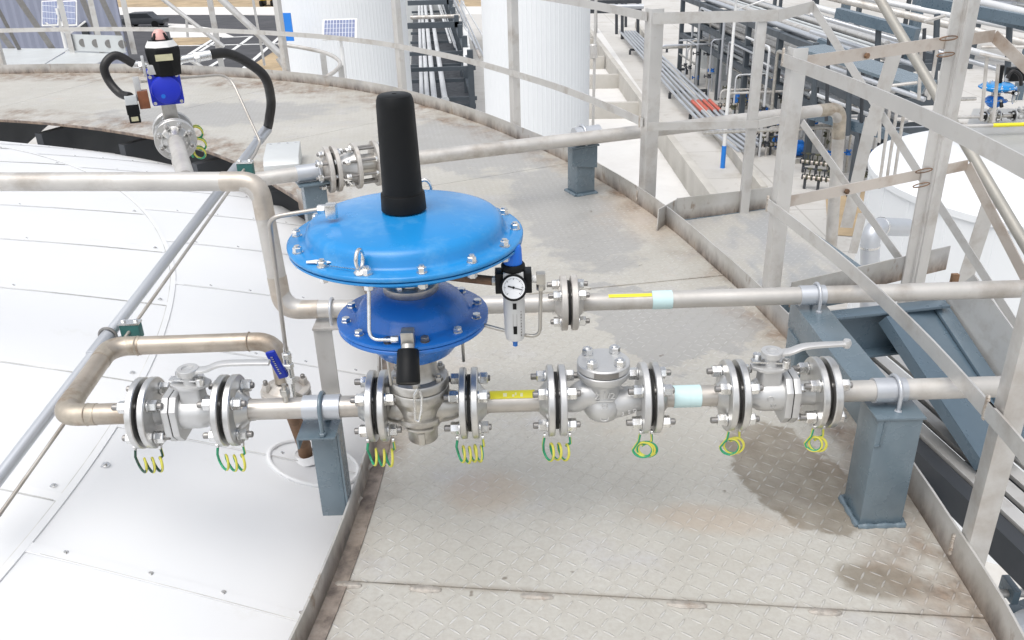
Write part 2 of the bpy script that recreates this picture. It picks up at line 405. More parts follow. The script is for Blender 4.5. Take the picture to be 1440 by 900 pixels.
def m_ground():
    b = NB('plant_ground'); br = b.n('TexBrick'); br.offset = 0; b.l(b.vec(False), br.inputs[0])
    for k_, v_ in (('Scale', 1.), ('Mortar Size', .03), ('Brick Width', 5.), ('Row Height', 4.)): br.inputs[k_].default_value = v_
    c = b.mix(b.rng(b.noise(.08, 5), .35, .65), (.50, .485, .455, 1), (.60, .585, .56, 1))
    c = b.mix(b.rng(b.noise(.5, 6, .65), .52, .72, 0, .7), c, (.40, .37, .32, 1))
    c = b.mix(b.math('MULTIPLY', br.outputs['Fac'], .55), c, (.30, .28, .25, 1)); c = b.mix(b.rng(b.noise(1.7, 7, .7), .58, .72, 0, .5), c, (.33, .30, .26, 1))
    return b.out(c, .85, 0)
M['ground'] = m_ground()
def m_panel():
    b = NB('solar_cells'); tc = b.vec(False); br = b.n('TexBrick'); br.offset = 0
    b.l(b.n('TexCoord').outputs['Generated'], br.inputs[0])
    br.inputs['Color1'].default_value = (.06, .09, .22, 1); br.inputs['Color2'].default_value = (.08, .12, .26, 1); br.inputs['Mortar'].default_value = (.62, .66, .72, 1)
    br.inputs['Scale'].default_value = 1; br.inputs['Mortar Size'].default_value = .007; br.inputs['Brick Width'].default_value = .1; br.inputs['Row Height'].default_value = .25
    return b.out(br.outputs[0], .25, 0)
M['solar'] = m_panel()

# ================================================================== SETTING
G = -8.0
g = MB(); g.sheet([(-500, -60, G), (700, -60, G), (700, 1200, G), (-500, 1200, G)]); tag(g.build('ground', M['ground'], smooth=0), 'pale concrete plant ground far below the walkway', None, None, 'structure')
def patch(name, pts, lift, m, label):
    s = MB(); s.sheet([at(u, v, G+lift) for u, v in pts]); return tag(s.build(name, m, smooth=0), label, None, None, 'structure')
patch('road', [(-260, 30), (120, 19), (420, 22), (470, 118), (-260, 190)], .004, M['asphalt'], 'dark asphalt road behind the left railing')
patch('soil', [(-300, -8), (700, -8), (700, 9), (-300, 11)], .004, M['soil'], 'strip of dry tan soil beyond the roads')
patch('pale_road', [(-300, 11), (700, 9), (700, 20), (-300, 22)], .008, M['whiteroad'], 'pale concrete road along the dry soil')
patch('traffic_island', [(236, 33), (262, 34), (300, 40), (330, 52), (296, 52), (240, 53)], .012, M['whiteroad'], 'pale curved concrete island in the asphalt')
patch('dry_grass', [(243, 53), (300, 52.5), (292, 60), (270, 65), (243, 64)], .012, M['soil'], 'small patch of dry tan ground beside the island')
patch('dry_grass', [(392, 68), (400, 104), (352, 104), (360, 88)], .012, M['soil'], 'patch of dry tan ground left of the white tank')
rm = MB()
for a, b_ in (((312, 53), (354, 51)), ((354, 51), (328, 70)), ((248, 64.5), (398, 61.5)), ((240, 93), (300, 55)), ((246, 95), (305, 57)), ((335, 103), (396, 50)), ((293, 95), (318, 80)), ((150, 40), (236, 36))):
    rm.bar(at(*a, G+.03), at(*b_, G+.03), .32, .03)
tag(rm.build('road', M['roadmark'], smooth=0), 'white lines painted on the dark asphalt', None, None, 'structure')

# ================================================================== TANK UNDER THE WALKWAY
TC = Vector((-6.41, 2.22, 0))
def zr(r): return .82-r*r/34
def onroof(r, th, lift=0.): return Vector((TC.x+r*math.cos(th), TC.y+r*math.sin(th), zr(r)+lift))
tank = thing('storage_tank', 'large round tank with white sheet roof inside the walkway', 'tank', TC+Vector((0, 0, G)))
prof = [(0, zr(0))]+[(r, zr(r)) for r in np.linspace(.4, 5.98, 24)]+[(6.02, zr(6.02)-.02), (6.02, zr(6.02)-.10)]
MB().lathe(prof, TC, (0, 0, 1), 160).build('roof', M['roof'], tank, smooth=60)
MB().lathe([(5.97, -.26), (5.97, G)], TC, (0, 0, 1), 160).build('shell', M['clad'], tank)
def zone(th0, th1, r0, r1, n=30, wd=.028, ht=.004):
    """A lapped seam strip lying on the roof from (r0, th0) to (r1, th1)."""
    s = MB(); vs = []; fs = []
    for i in range(n+1):
        t = i/n; r = r0+(r1-r0)*t; th = th0+(th1-th0)*t; p = onroof(r, th)
        q = onroof(r0+(r1-r0)*(t+.01), th0+(th1-th0)*(t+.01)); d = (q-p); d.z = 0; d.normalize(); sd_ = Vector((-d.y, d.x, 0))
        for k, (o, h) in enumerate(((-.5, .001), (-.46, ht), (.46, ht), (.5, .001))):
            pp = p+sd_*o*wd; vs.append(Vector((pp.x, pp.y, zr((Vector((pp.x, pp.y, 0))-TC).length)+h)))
    for i in range(n):
        for k in range(3): fs.append((i*4+k, i*4+k+1, i*4+k+5, i*4+k+4))
    return s.add(vs, fs)
M['seam_sealant'] = paint('lap_sealant', (.56, .56, .54), .6, 0, .3, 6, None)  # grey sealant of the thin lines along the roof laps
R1 = 5.09
zone(R(-25), R(18), R1, 5.05, 60, .022, .004).build('cladding_seam', M['roof'], tank)
zone(R(18), R(75), 5.05, 4.78, 60, .022, .004).build('cladding_seam', M['roof'], tank)
zone(R(-25), R(18), R1-.012, 5.038, 60, .0035, .003).build('sealant_line', M['seam_sealant'], tank)
zone(R(18), R(75), 5.038, 4.768, 60, .0035, .003).build('sealant_line', M['seam_sealant'], tank)
def dot(r, th, rad=.0065):
    screw = MB(); p = onroof(r, th); screw.cyl(p-Vector((0, 0, .002)), p+Vector((0, 0, .007)), rad, rad*.75, 8)
    screw.cyl(p-Vector((0, 0, .002)), p+Vector((0, 0, .0025)), rad*1.7, rad*1.7, 10); screw.build('screw', M['bolt'], tank)
def rs1(a): return 5.07-max(0, a-12)*.0048
for i, a in enumerate([-18.2, -11.2, -4.12, 2.85, 9.9, 17, 24, 31, 38, 45, 52, 60]):
    zone(R(a), R(a), rs1(a), 5.96, 14, .038, .0035).build('cladding_seam', M['roof'], tank)
    zone(R(a-.18), R(a-.16), rs1(a)+.05, 5.96, 14, .0026, .0045).build('sealant_line', M['seam_sealant'], tank)
    for k in range(4): dot(5.19+.21*k+random.uniform(-.02, .02), R(a+.12), .0055)
for i, a in enumerate([-9.5, -1.75, 6.2, 14, 21.8, 29.6, 37.5, 46, 55]):
    zone(R(a), R(a), 3.2, rs1(a)-.01, 20, .036, .0035).build('cladding_seam', M['roof'], tank)
    zone(R(a-.2), R(a-.2), 3.2, rs1(a)-.02, 20, .0026, .0045).build('sealant_line', M['seam_sealant'], tank)
    dot(rs1(a)-.05, R(a+.5), .006); dot(rs1(a)-.6, R(a+.2), .005)
dot(5.11, R(.32), .009)
# boss where the rusty pipe enters the roof
bp = at(431, 648, zr(5.73)); 
bz = zr((bp-TC).length)
bn = MB(); ring = []
for k in range(40):
    t = 2*math.pi*k/40; q = Vector((bp.x+.035+.150*math.cos(t), bp.y-.03+.125*math.sin(t), 0)); q.z = zr((q-TC).length)+.004; ring.append(q)
bn.tube(ring, .008, 8, closed=True); bn.build('roof_boss', M['roof'], tank)
cr = MB(); cr.lathe([(.033, 0), (.062, .002), (.05, .012), (.036, .018)], Vector((bp.x, bp.y, bz-.003)), (0, 0, 1), 24); cr.build('sealant_collar', M['roof'], tank)

# ================================================================== WALKWAY
WC = Vector((-6.5, 2.5, 0))
_ro = [(-40, 7.72), (-7.4, 7.70), (-5.35, 7.685), (-3.1, 7.675), (5.1, 7.628), (10.5, 7.615), (14.9, 7.63), (21.6, 7.655), (31.3, 7.72), (42.8, 7.885), (48, 7.98), (54, 8.045), (61, 8.075), (73, 8.07), (86, 8.02), (100, 8.0)]
_ri = [(-40, 6.06), (-9, 6.05), (-1, 6.036), (15, 5.93), (31, 5.80), (45, 5.79), (55, 5.735), (70, 5.695), (100, 5.69)]
def ro(d): return float(np.interp(d, *zip(*_ro)))
def ri(d): return float(np.interp(d, *zip(*_ri)))
def wp(r, d, z=0.): return Vector((WC.x+r*math.cos(R(d)), WC.y+r*math.sin(R(d)), z))
walk = thing('curved_walkway', 'curved checker plate walkway with low edge plates around the white roof', 'walkway', WC)
seams = [-32, -19, -7.05, 9.4, 25.5, 41.5, 58, 75, 96]
for a, b_ in zip(seams, seams[1:]):
    gap = .0025/7*57.3; s = MB(); N = 24; vs = []
    for i in range(N+1):
        d = a+gap+(b_-a-2*gap)*i/N
        vs += [wp(ri(d)+.002, d), wp(ro(d)-.002, d), wp(ro(d)-.002, d, -.006), wp(ri(d)+.002, d, -.006)]
    fs = []
    for i in range(N):
        for k in range(4): fs.append((i*4+k, i*4+(k+1) % 4, i*4+4+(k+1) % 4, i*4+4+k))
    fs += [(0, 3, 2, 1), (N*4, N*4+1, N*4+2, N*4+3)]
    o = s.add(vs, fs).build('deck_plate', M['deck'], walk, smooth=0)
    # texture space of every plate stays in metres of the place
    o.location = -WC
    for q in o.data.vertices: q.co += WC
def ringsec(d0, d1, rf, poly, n=120):
    """Section poly (dr, z) swept along the edge curve rf."""
    s = MB(); vs = []; fs = []; m = len(poly)
    for i in range(n+1):
        d = d0+(d1-d0)*i/n
        for dr, z in poly: vs.append(wp(rf(d)+dr, d, z))
    for i in range(n):
        for k in range(m): fs.append((i*m+k, i*m+(k+1) % m, (i+1)*m+(k+1) % m, (i+1)*m+k))
    fs += [tuple(range(m)), tuple(n*m+k for k in range(m))[::-1]]
    return s.add(vs, fs)
def m_curb():
    b = NB('weathered_edge_plate'); n1 = b.noise(4, 6, .6); n2 = b.noise(11, 5, .65, stretch=(1, 1, .5))
    c = b.mix(b.rng(n1, .35, .65), (.44, .425, .39, 1), (.56, .55, .53, 1))
    c = b.mix(b.rng(b.noise(1.7, 4), .55, .62, 0, .5), c, (.38, .38, .39, 1))
    z = b.n('SeparateXYZ'); b.l(b.n('TexCoord').outputs['Object'], z.inputs[0])
    low = b.rng(b.math('ADD', z.outputs[2], b.math('MULTIPLY', b.math('SUBTRACT', n2, .5), .12)), -.01, .075, 1, 0)
    c = b.mix(b.math('MULTIPLY', low, .85), c, b.mix(b.rng(n2, .4, .6), (.07, .04, .025, 1), (.24, .155, .095, 1)))
    c = b.mix(b.rng(n2, .60, .68, 0, .8), c, (.25, .19, .14, 1))
    b.bump(b.noise(70, 4), .2, .0015)
    return b.out(c, .5, .3)
M['curb'] = m_curb()
ringsec(-32, 96, ro, [(-.001, -.10), (.005, -.10), (.005, .105), (-.001, .105)]).build('toe_board', M['curb'], walk, smooth=30)
ringsec(-32, 27, ri, [(-.012, -.06), (-.006, -.06), (-.006, .072), (-.012, .072)]).build('inner_edge_plate', M['curb'], walk, smooth=30)
ringsec(27, 96, ri, [(-.004, -.022), (.002, -.022), (.002, .001), (-.004, .001)]).build('inner_edge_plate', M['curb'], walk, smooth=30)
ringsec(-32, 20, ri, [(.001, .0015), (.045, .0015), (.045, .005), (.001, .005)]).build('edge_strip', M['curb'], walk, smooth=30)
for rr in (6.2, 7.5):
    ringsec(-32, 96, lambda d: rr, [(-.05, -.12), (.05, -.12), (.05, -.008), (-.05, -.008)]).build('support_beam', M['dark'], walk, smooth=30)
for d in range(34, 96, 11):
    s = MB(); s.prism([(5.74, -.12), (7.6, -.12), (7.6, -.22), (6.0, -.7), (5.74, -.7)], WC+Vector((-.04*math.sin(R(d)), .04*math.cos(R(d)), 0)), (math.cos(R(d)), math.sin(R(d)), 0), (0, 0, 1), (.08*math.sin(R(d)), -.08*math.cos(R(d)), 0))
    s.build('support_bracket', M['dark'], walk)
for (u, v, ln, a) in ((489, 823, .075, 0), (598, 829, .085, 0), (755, 839, .085, 0), (966, 851, .10, 0), (1160, 861, .08, 0), (520, 657, .05, 70), (505, 704, .03, 70)):
    p = at(u, v, .0); d = Vector((math.cos(R(-7+a)), math.sin(R(-7+a)), 0)); s = MB(); pts = [p+d*ln*(k/12-.5) for k in range(13)]
    s.tube(pts, [.004+.008*math.sin(math.pi*k/12)**.4+random.uniform(-.0012, .0012) for k in range(13)], 8); 
    for q in range(len(s.v)): s.v[q].z = .001+max(0, s.v[q].z)*.7
    s.build('weld_bead', M['weld'], walk)
# ------------------------------------------------------------------ railing on the outer edge
rl = thing('guard_railing', 'weathered steel railing with flat bars along the outer walkway edge', 'railing', wp(7.7, 20))
def deg_of(p): return math.degrees(math.atan2(p.y-WC.y, p.x-WC.x))
feet = {}
for nm, (u, v) in dict(a=(45, 92), b=(410, 112), c=(572, 138), d=(733, 190), e=(908, 288), f=(1100, 435), g=(1352, 800)).items():
    feet[nm] = deg_of(at(u, v, 0))
feet['z'] = feet['g']-17; feet['y'] = feet['a']+15
def rpt(d, z, off=.03): return wp(ro(d)+off, d, z)
for nm, d in feet.items():
    er = Vector((math.cos(R(d)), math.sin(R(d)), 0)); et = Vector((-er.y, er.x, 0)); k = {'e': .075, 'f': .058, 'g': .052}.get(nm, .06)
    MB().angle(rpt(d, -.10, .006)-et*(k/2), rpt(d, 1.10, .006)-et*(k/2), k, .006, er, et).build('post', M['rail'], rl, bevel=.001)
def flat_rail(d0, d1, z, ht=.046, t=.006, off=.0, m='rail'):
    s = MB(); n = max(4, int(abs(d1-d0)*1.2)); vs = []; fs = []
    for i in range(n+1):
        d = d0+(d1-d0)*i/n
        for dr, dz in ((0, -ht/2), (t, -ht/2), (t, ht/2), (0, ht/2)): vs.append(rpt(d, z+dz, off-t+dr))
    for i in range(n):
        for k in range(4): fs.append((i*4+k, i*4+(k+1) % 4, (i+1)*4+(k+1) % 4, (i+1)*4+k))
    fs += [(0, 1, 2, 3), (n*4+3, n*4+2, n*4+1, n*4)]
    s.add(vs, fs).build('rail', M[m], rl, smooth=30)
order = ['y', 'a', 'b', 'c', 'd', 'e']
for p, q in zip(order, order[1:]):
    for z in (.49, 1.06): flat_rail(feet[p], feet[q], z)
for p, q in (('f', 'g'), ('g', 'z')):
    flat_rail(feet[p]+.3, feet[q], .472, .048); flat_rail(feet[p]+.3, feet[q], 1.05, .047)
for nm, z in (('e', .49), ('f', .475), ('g', .475), ('g', .05), ('f', 1.06), ('e', .05)):
    d = feet[nm]; s = MB(); c = rpt(d, z, -.004)
    for k in range(9): s.lathe([(0, .008), (.006, .005), (.008, 0)], c+Vector((0, 0, (k-4)*.007))+Vector((-math.sin(R(d)), math.cos(R(d)), 0))*(.036+random.uniform(-.002, .002)), (-math.cos(R(d)), -math.sin(R(d)), .3), 6)
    s.build('weld_bead', M['weld'], rl)

# ------------------------------------------------------------------ stair landing beside the walkway
ld = thing('stair_landing', 'grey checker plate stair landing with blue grey frame beyond the edge plate', 'landing', (1.3, 4.2, -.04))
zl = -.03
plate = [at(930, 331, zl), at(956, 311, zl), at(1088, 293, zl), at(1100, 304, zl), at(1211, 384, zl), at(1113, 402, zl), at(1060, 428, zl), at(1010, 383, zl)]
m_l = MB(); m_l.sheet([Vector((p.x, p.y, zl)) for p in plate], .006); o = m_l.build('deck_plate', M['deck2'], ld, smooth=0)
o.location = -ORG[ld.name]
for q in o.data.vertices: q.co += ORG[ld.name]
A, B, C_, D_ = at(956, 311, zl), at(1088, 293, zl), at(1100, 304, zl), at(1211, 384, zl)
MB().channel(A+Vector((0, .03, -.004)), B+Vector((.05, .05, -.004)), (0, 0, -1), (.34, -.94, 0), .12, .06, .008).build('frame_channel', M['greyblue'], ld)
MB().bar(B+Vector((.02, 0, -.06)), D_+Vector((.03, 0, -.06)), .05, .11).build('frame_channel', M['greyblue'], ld)
MB().bar(D_+Vector((.0, -.02, -.07)), at(1113, 402, zl)+Vector((-.1, -.03, -.07)), .05, .11).build('frame_channel', M['greyblue'], ld)
MB().bar(A+Vector((-.02, .02, .065)), B+Vector((.06, .05, .055)), .006, .13).build('toe_board', M['curb'], ld)
MB().bar(at(925, 326, 0)+Vector((0, .02, .06)), A+Vector((-.02, .02, .065)), .006, .12).build('toe_board', M['curb'], ld)
# back railing of the landing
b0 = at(912, 178, .49); b1 = at(1053, 175, .49); b2 = at(1125, 163, .49)
ea = (b1-b0).normalized(); eb = Vector((-ea.y, ea.x, 0))
pf = Vector((b1.x, b1.y, 0))
MB().angle(pf+Vector((0, .01, -.05)), pf+Vector((0, .01, 1.08)), .05, .005, ea, eb).build('post', M['rail'], ld, bevel=.001)
MB().bar(b0, b1+ea*.05, .006, .044).build('rail', M['rail'], ld)
MB().bar(b1+ea*.05, b2, .006, .044).build('rail', M['rail'], ld)
q0, q1 = Vector((b0.x, b0.y, 1.06)), Vector((b1.x, b1.y, 1.06))
MB().bar(q0, q1+ea*.1, .006, .058).build('rail', M['rail'], ld); MB().bar(q1+ea*.1, Vector((b2.x, b2.y, 1.08)), .006, .058).build('rail', M['rail'], ld)

# ------------------------------------------------------------------ stair rails going out and down from the corner
sr = thing('stair_railing', 'rust tinted steel railing running out from the walkway post then down the stair', 'railing', (1.8, 3.6, 0))
P0 = rpt(feet['f'], 0, .03)
c1 = at(1360, 232, .5); c2 = at(1408, 37, 1.06)
pm = at(1282, 390, .0)                                   # big middle post
eR = (Vector((c1.x, c1.y, 0))-P0).normalized(); eN = Vector((-eR.y, eR.x, 0))
def onl(u, v, z):                                        # a point on the rail line
    q = at(u, v, z); t = (Vector((q.x, q.y, 0))-P0).dot(eR); return P0+eR*t+Vector((0, 0, z))
m0 = onl(1121, 292, .48); m1 = onl(1360, 232, .5); t0 = onl(1150, 76, 1.03); t1 = onl(1408, 37, 1.06)
m1.z = .5; L = (Vector((m1.x, m1.y, 0))-P0).length
tc1 = P0+eR*L; 
MB().bar(P0+Vector((0, 0, .485)), tc1+Vector((0, 0, .50)), .006, .047).build('rail', M['rail_rust'], sr)
MB().bar(P0+Vector((0, 0, 1.04)), tc1+Vector((0, 0, 1.06)), .006, .048).build('rail', M['rail_rust'], sr)
MB().bar(P0+eR*.12+Vector((0, 0, .05)), tc1+Vector((0, 0, .05)), .006, .12).build('toe_board', M['curb'], sr)
kp = P0+eR*(L*.80)
MB().prism([(-.075, 0), (-.012, 0), (-.012, .02), (.012, .02), (.012, 0), (.075, 0), (.075, -.008), (.02, -.008), (.02, .012), (-.02, .012), (-.02, -.008), (-.075, -.008)], kp+Vector((0, 0, -.25))-eN*.012, eR, -eN, (0, 0, 1.75)).build('post', M['rail'], sr, bevel=.001)
for z in (.485, 1.04):
    s = MB(); p = P0+eR*(L*.33)+Vector((0, 0, z))-eN*.004; s.nut(p, -eN, .02, .012); s.build('bolt', M['rust'], sr)
    for dz in (-.03, .035):
        s = MB(); pts = [kp-eR*.08-eN*.022+eR*.05*math.cos(2*math.pi*k/16)+Vector((0, 0, z+dz+.008*math.sin(2*math.pi*k/16))) for k in range(16)]; s.tube(pts, .0026, 6, closed=True); s.build('weld_bead', M['rust'], sr)
dn = Vector((.32, -.80, -.50)).normalized()               # the way the stair goes down, towards the front right
def solve_dir(p, uv, hx=(.36, -.93)):
    """Slope of a rail that leaves p along the stair and is seen through uv."""
    best = None
    for sl in np.linspace(-.2, 1.6, 181):
        d = Vector((hx[0], hx[1], -sl))
        for t in np.linspace(.2, 2.4, 111):
            q = p+d*t-CAM; wz = q.dot(cF)
            if wz < .2: continue
            e = abs(720+FPX*q.dot(cR)/wz-uv[0])+abs(450-FPX*q.dot(cU)/wz-uv[1])
            if best is None or e < best[0]: best = (e, d*t)
    return p+best[1]*1.15
MB().bar(tc1+Vector((0, 0, .5)), solve_dir(tc1+Vector((0, 0, .5)), (1440, 388)), .006, .05).build('rail', M['rail_rust'], sr)
MB().bar(tc1+Vector((0, 0, 1.06)), solve_dir(tc1+Vector((0, 0, 1.06)), (1440, 98)), .006, .05).build('rail', M['rail_rust'], sr)
# diagonal members behind: one round handrail and three flat bars
def slant(name, uv0, uv1, p_far, near, wd, round_, m, root):
    a = at(*uv0, y=p_far); b_ = at(*uv1, y=near)
    s = MB()
    if round_: s.cyl(a, b_, wd/2, n=14)
    else: s.bar(a, b_, .006, wd)
    return s.build(name, M[m], root)
slant('handrail', (1226, -20), (1450, 358), 5.3, 3.75, .054, True, 'handrail', sr)
slant('brace', (1140, 5), (1430, 460), 4.9, 3.75, .042, False, 'rail', sr)
slant('brace', (1128, 172), (1292, 402), 4.6, 3.70, .042, False, 'rail', sr)
slant('post', (1262, 62), (1222, 190), 4.45, 4.45, .075, False, 'rail', sr)
slant('post', (1226, 165), (1190, 320), 5.0, 5.0, .075, False, 'rail', sr)
slant('post', (1392, 285), (1355, 400), 4.3, 4.3, .085, False, 'rail', sr)
slant('post', (1213, 300), (1199, 356), 5.6, 5.6, .06, False, 'rail', sr)

# ------------------------------------------------------------------ stair flight with blue grey channels, and the slatted walkway under it
sf = thing('stair_flight', 'blue grey channel stair frame sloping down behind the pipe support', 'stairs', (1.8, 2.8, -.2))
h0 = at(1150, 450, -.07); h1 = at(1322, 420, -.03)
h0.z = h1.z = -.03
eh = (h1-h0).normalized(); eo = Vector((eh.y, -eh.x, 0))
MB().channel(h0-eh*.05, h1, (0, 0, -1), eo, .22, .075, .012).build('head_channel', M['greyblue_dark'], sf, bevel=.001)
g1 = solve_dir(h1, (1440, 592), (.45, -.89))
ds = (g1-h1).normalized(); sidev = Vector((-ds.y, ds.x, 0)).normalized(); upv = ds.cross(sidev).normalized()
if upv.z < 0: upv = -upv
if sidev.x < 0: sidev = -sidev
MB().channel(h1+eh*.02, g1, -upv, -sidev, .26, .08, .012).build('stringer', M['greyblue_dark'], sf, bevel=.001)
MB().bar(h1-sidev*.165-upv*.02, g1-sidev*.165-upv*.02, .33, .012, upv).build('sloped_plate', M['greyblue_dark'], sf)
MB().bar(h1-sidev*.325-upv*.045, g1-sidev*.325-upv*.045, .012, .05, upv).build('lower_lip', M['greyblue_dark'], sf)
MB().bar(h1+sidev*.03+upv*.08, g1+sidev*.03+upv*.08, .008, .22, upv).build('side_plate', M['rail'], sf)
MB().bar(h1+eh*.06-eo*.01+Vector((0, 0, -.1)), h1+eh*.06-eo*.01+Vector((0, 0, .11)), .02, .03, (1, 0, 0)).build('rust_streak', M['rust'], sf)

sw = thing('slatted_walkway', 'lower walkway of grey planks with dark gaps under the stair frame', 'walkway', (1.7, 2.3, -.7))
zs = -.55; Z_ = Vector((0, 0, 1))
lines = [((1238, 492), (1460, 700)), ((1250, 508), (1460, 700)), ((1240, 525), (1460, 700))]
a0, a1 = at(1240, 500, zs), at(1400, 635, zs); el = (a1-a0); el.z = 0; el.normalize(); en = Vector((el.y, -el.x, 0))
if en.y > 0: en = -en
for k in range(4):
    p = a0+en*(-.065+.092*k)
    s = MB(); s.bar(p-el*.5, p+el*1.6, .062, .02); s.build('plank', M['rail'], sw, bevel=.002)
p = at(1330, 684, -.62)
MB().bar(p-el*.5, p+el*1.8, .07, .13).build('edge_beam', M['dark'], sw)
for k in range(3): MB().bar(a0+en*(-.02+.092*k)-el*.5-Z_*.05, a0+en*(-.02+.092*k)+el*1.6-Z_*.05, .03, .05).build('tray_bar', M['dark'], sw)
ct = at(1262, 705, -.75); ce = at(1400, 668, -.75)
MB().bar(ct, ce, .12, .14).build('cross_beam', M['greyblue_dark'], sw)
# things seen through the gap at the lower right corner
lw = thing('low_pipe_rail', 'thin pale pipe beside the edge plate at the bottom right corner', 'pipe', at(1400, 836, -1.0))
MB().cyl(at(1370, 836, -1.0), at(1500, 832, -1.0), .018, n=12).build('pipe', M['pipe_white'], lw)
MB().box(at(1420, 829, -.99), (.03, .10, .07)).build('clip', M['greyblue'], lw, bevel=.003)
bx = thing('lower_platform', 'blue grey steel platform with bright pipe end at the bottom right corner', 'platform', at(1430, 880, -1.1))
MB().box(at(1480, 905, -1.1), (.55, .38, .1), Matrix.Rotation(R(20), 3, 'Z')).build('plate', M['greyblue'], bx, bevel=.004)
MB().cyl(at(1408, 900, -.85), at(1450, 876, -.9), .055, n=24, bev=.008).build('pipe_end', M['galv'], bx)

# ================================================================== PIPEWORK
PY, PZ, PR = 1.985, .40, .029           # main line: along x
QY = 2.615                              # second line, same height
X = Vector((1, 0, 0)); Y = Vector((0, 1, 0)); Z = Vector((0, 0, 1))
def mp(x): return Vector((x, PY, PZ))
def flange(c, a, th, rad, root, m='flange', name='flange', hub=None, pr=PR):
    """Flange disc whose face is at c, body along +a."""
    a = Vector(a).normalized(); s = MB(); b = .0025
    pr_ = [(0, .0), (rad*.62, .0), (rad*.62, .003), (rad-b, .003), (rad, .003+b), (rad, th-b), (rad-b, th)]
    if hub: pr_ += [(pr*1.9, th), (pr*1.75, th+.004), (pr*1.12, th+hub), (0, th+hub)]
    else: pr_ += [(0, th)]
    s.lathe(pr_, c, a, 56); return s.build(name, M[m], root, smooth=32)
def studs(c, a, rad, n, phase, half, root, af=.029, ref=None, m='bolt'):
    """Stud bolts with a nut at both ends through a flange joint at c."""
    a, u, v = frame(a)
    if abs(a.x) > .9: u, v = Vector((0, 1, 0)), Vector((0, 0, 1))
    for k in range(n):
        t = phase+2*math.pi*k/n; p = Vector(c)+(u*math.cos(t)+v*math.sin(t))*rad; s = MB()
        ex = random.uniform(.010, .018); ex2 = random.uniform(.006, .016)
        s.cyl(p-a*(half+.024+ex), p+a*(half+.024+ex2), af*.30, n=12, mat=1, bev=.002)
        s.nut(p+a*half, a, af, .024, 0, random.uniform(0, 1)); s.nut(p-a*half, -a, af, .024, 0, random.uniform(0, 1))
        for sg in (1, -1): s.cyl(p+a*sg*(half-.001), p+a*sg*(half+.002), af*.62, n=18)
        s.build('stud_bolt', [M[m], M['stud']], root, smooth=30)
FR, FT, GAP, BR = .097, .021, .004, .068
def joint(x, root, th=FT, y=PY, z=PZ, rad=FR, a=X, phase=math.pi/4, half=None, br=BR):
    """Gasket and bolts of one joint; they belong to root."""
    c = Vector((x, y, z))
    MB().cyl(c-X*GAP, c+X*GAP, rad*.80, n=40).build('gasket', M['gasket'], root)
    studs(c, X, br, 4, phase, GAP+th+.002, root)
JX = dict(l1=-.990, l2=-.768, r1=-.3665, r2=-.1215, c1=.113, c2=.364, b1=.592, b2=.829)

# ---- spool from the roof boss up, round the loop and to the left ball valve
FLG = Vector((-.665, 2.36, .235))
sp = thing('pipe_spool', 'stainless pipe loop with brown elbows from the roof flange to the left ball valve', 'pipe', mp(-1.1))
k1 = [FLG+Z*.06, Vector((-.665, 2.36, .405)), Vector((-1.255, 2.38, .405)), Vector((-1.225, PY, PZ)), mp(JX['l1']-GAP-FT-.02)]
k1[1].y = 2.385; k1[0].y = 2.37
k1[1] = Vector((-.738, 2.385, .405)); k1[0] = Vector((-.728, 2.365, .27))
MB().tube(fillet(k1, .072, 10), PR, 24).build('pipe', M['brownpipe'], sp)
def elbow_skin(i, pts, r, name='elbow'):
    p, a, b_ = pts[i], (pts[i-1]-pts[i]).normalized(), (pts[i+1]-pts[i]).normalized()
    MB().tube(fillet([p+a*.095, p, p+b_*.095], .072, 10), r+.0012, 24).build(name, M['heat'], sp)
for i in (2, 3): elbow_skin(i, k1, PR)
for q in (mp(-1.155), k1[2]+X*.085, k1[1]-X*.085):
    MB().lathe([(PR, -.004), (PR+.0028, 0), (PR, .004)], q, X, 24).build('weld_ring', M['heat'], sp)
flange(mp(JX['l1']-GAP), -X, FT, FR, sp, hub=.03)
flange(k1[0]-Z*.045+Z*.004, Z, .018, .078, sp, 'flange_old', hub=.02)
# ---- lower half: rusty pipe standing in the roof
rs = thing('roof_pipe', 'rusty brown pipe standing in the white roof below a round flange', 'pipe', (bp.x, bp.y, bz))
fc = Vector((k1[0].x, k1[0].y, .225))
MB().tube([Vector((bp.x, bp.y, bz-.02)), Vector((bp.x, bp.y, bz+.05)), Vector((fc.x, fc.y, fc.z-.015))], .024, 20).build('pipe', M['rust'], rs)
flange(fc-Z*.002, -Z, .018, .078, rs, 'flange_old')
MB().cyl(fc-Z*.002, fc+Z*.004, .062, n=32).build('gasket', M['gasket'], rs)
studs(fc+Z*.001, Z, .058, 4, R(20), .021, rs, .024, m='flange_old')

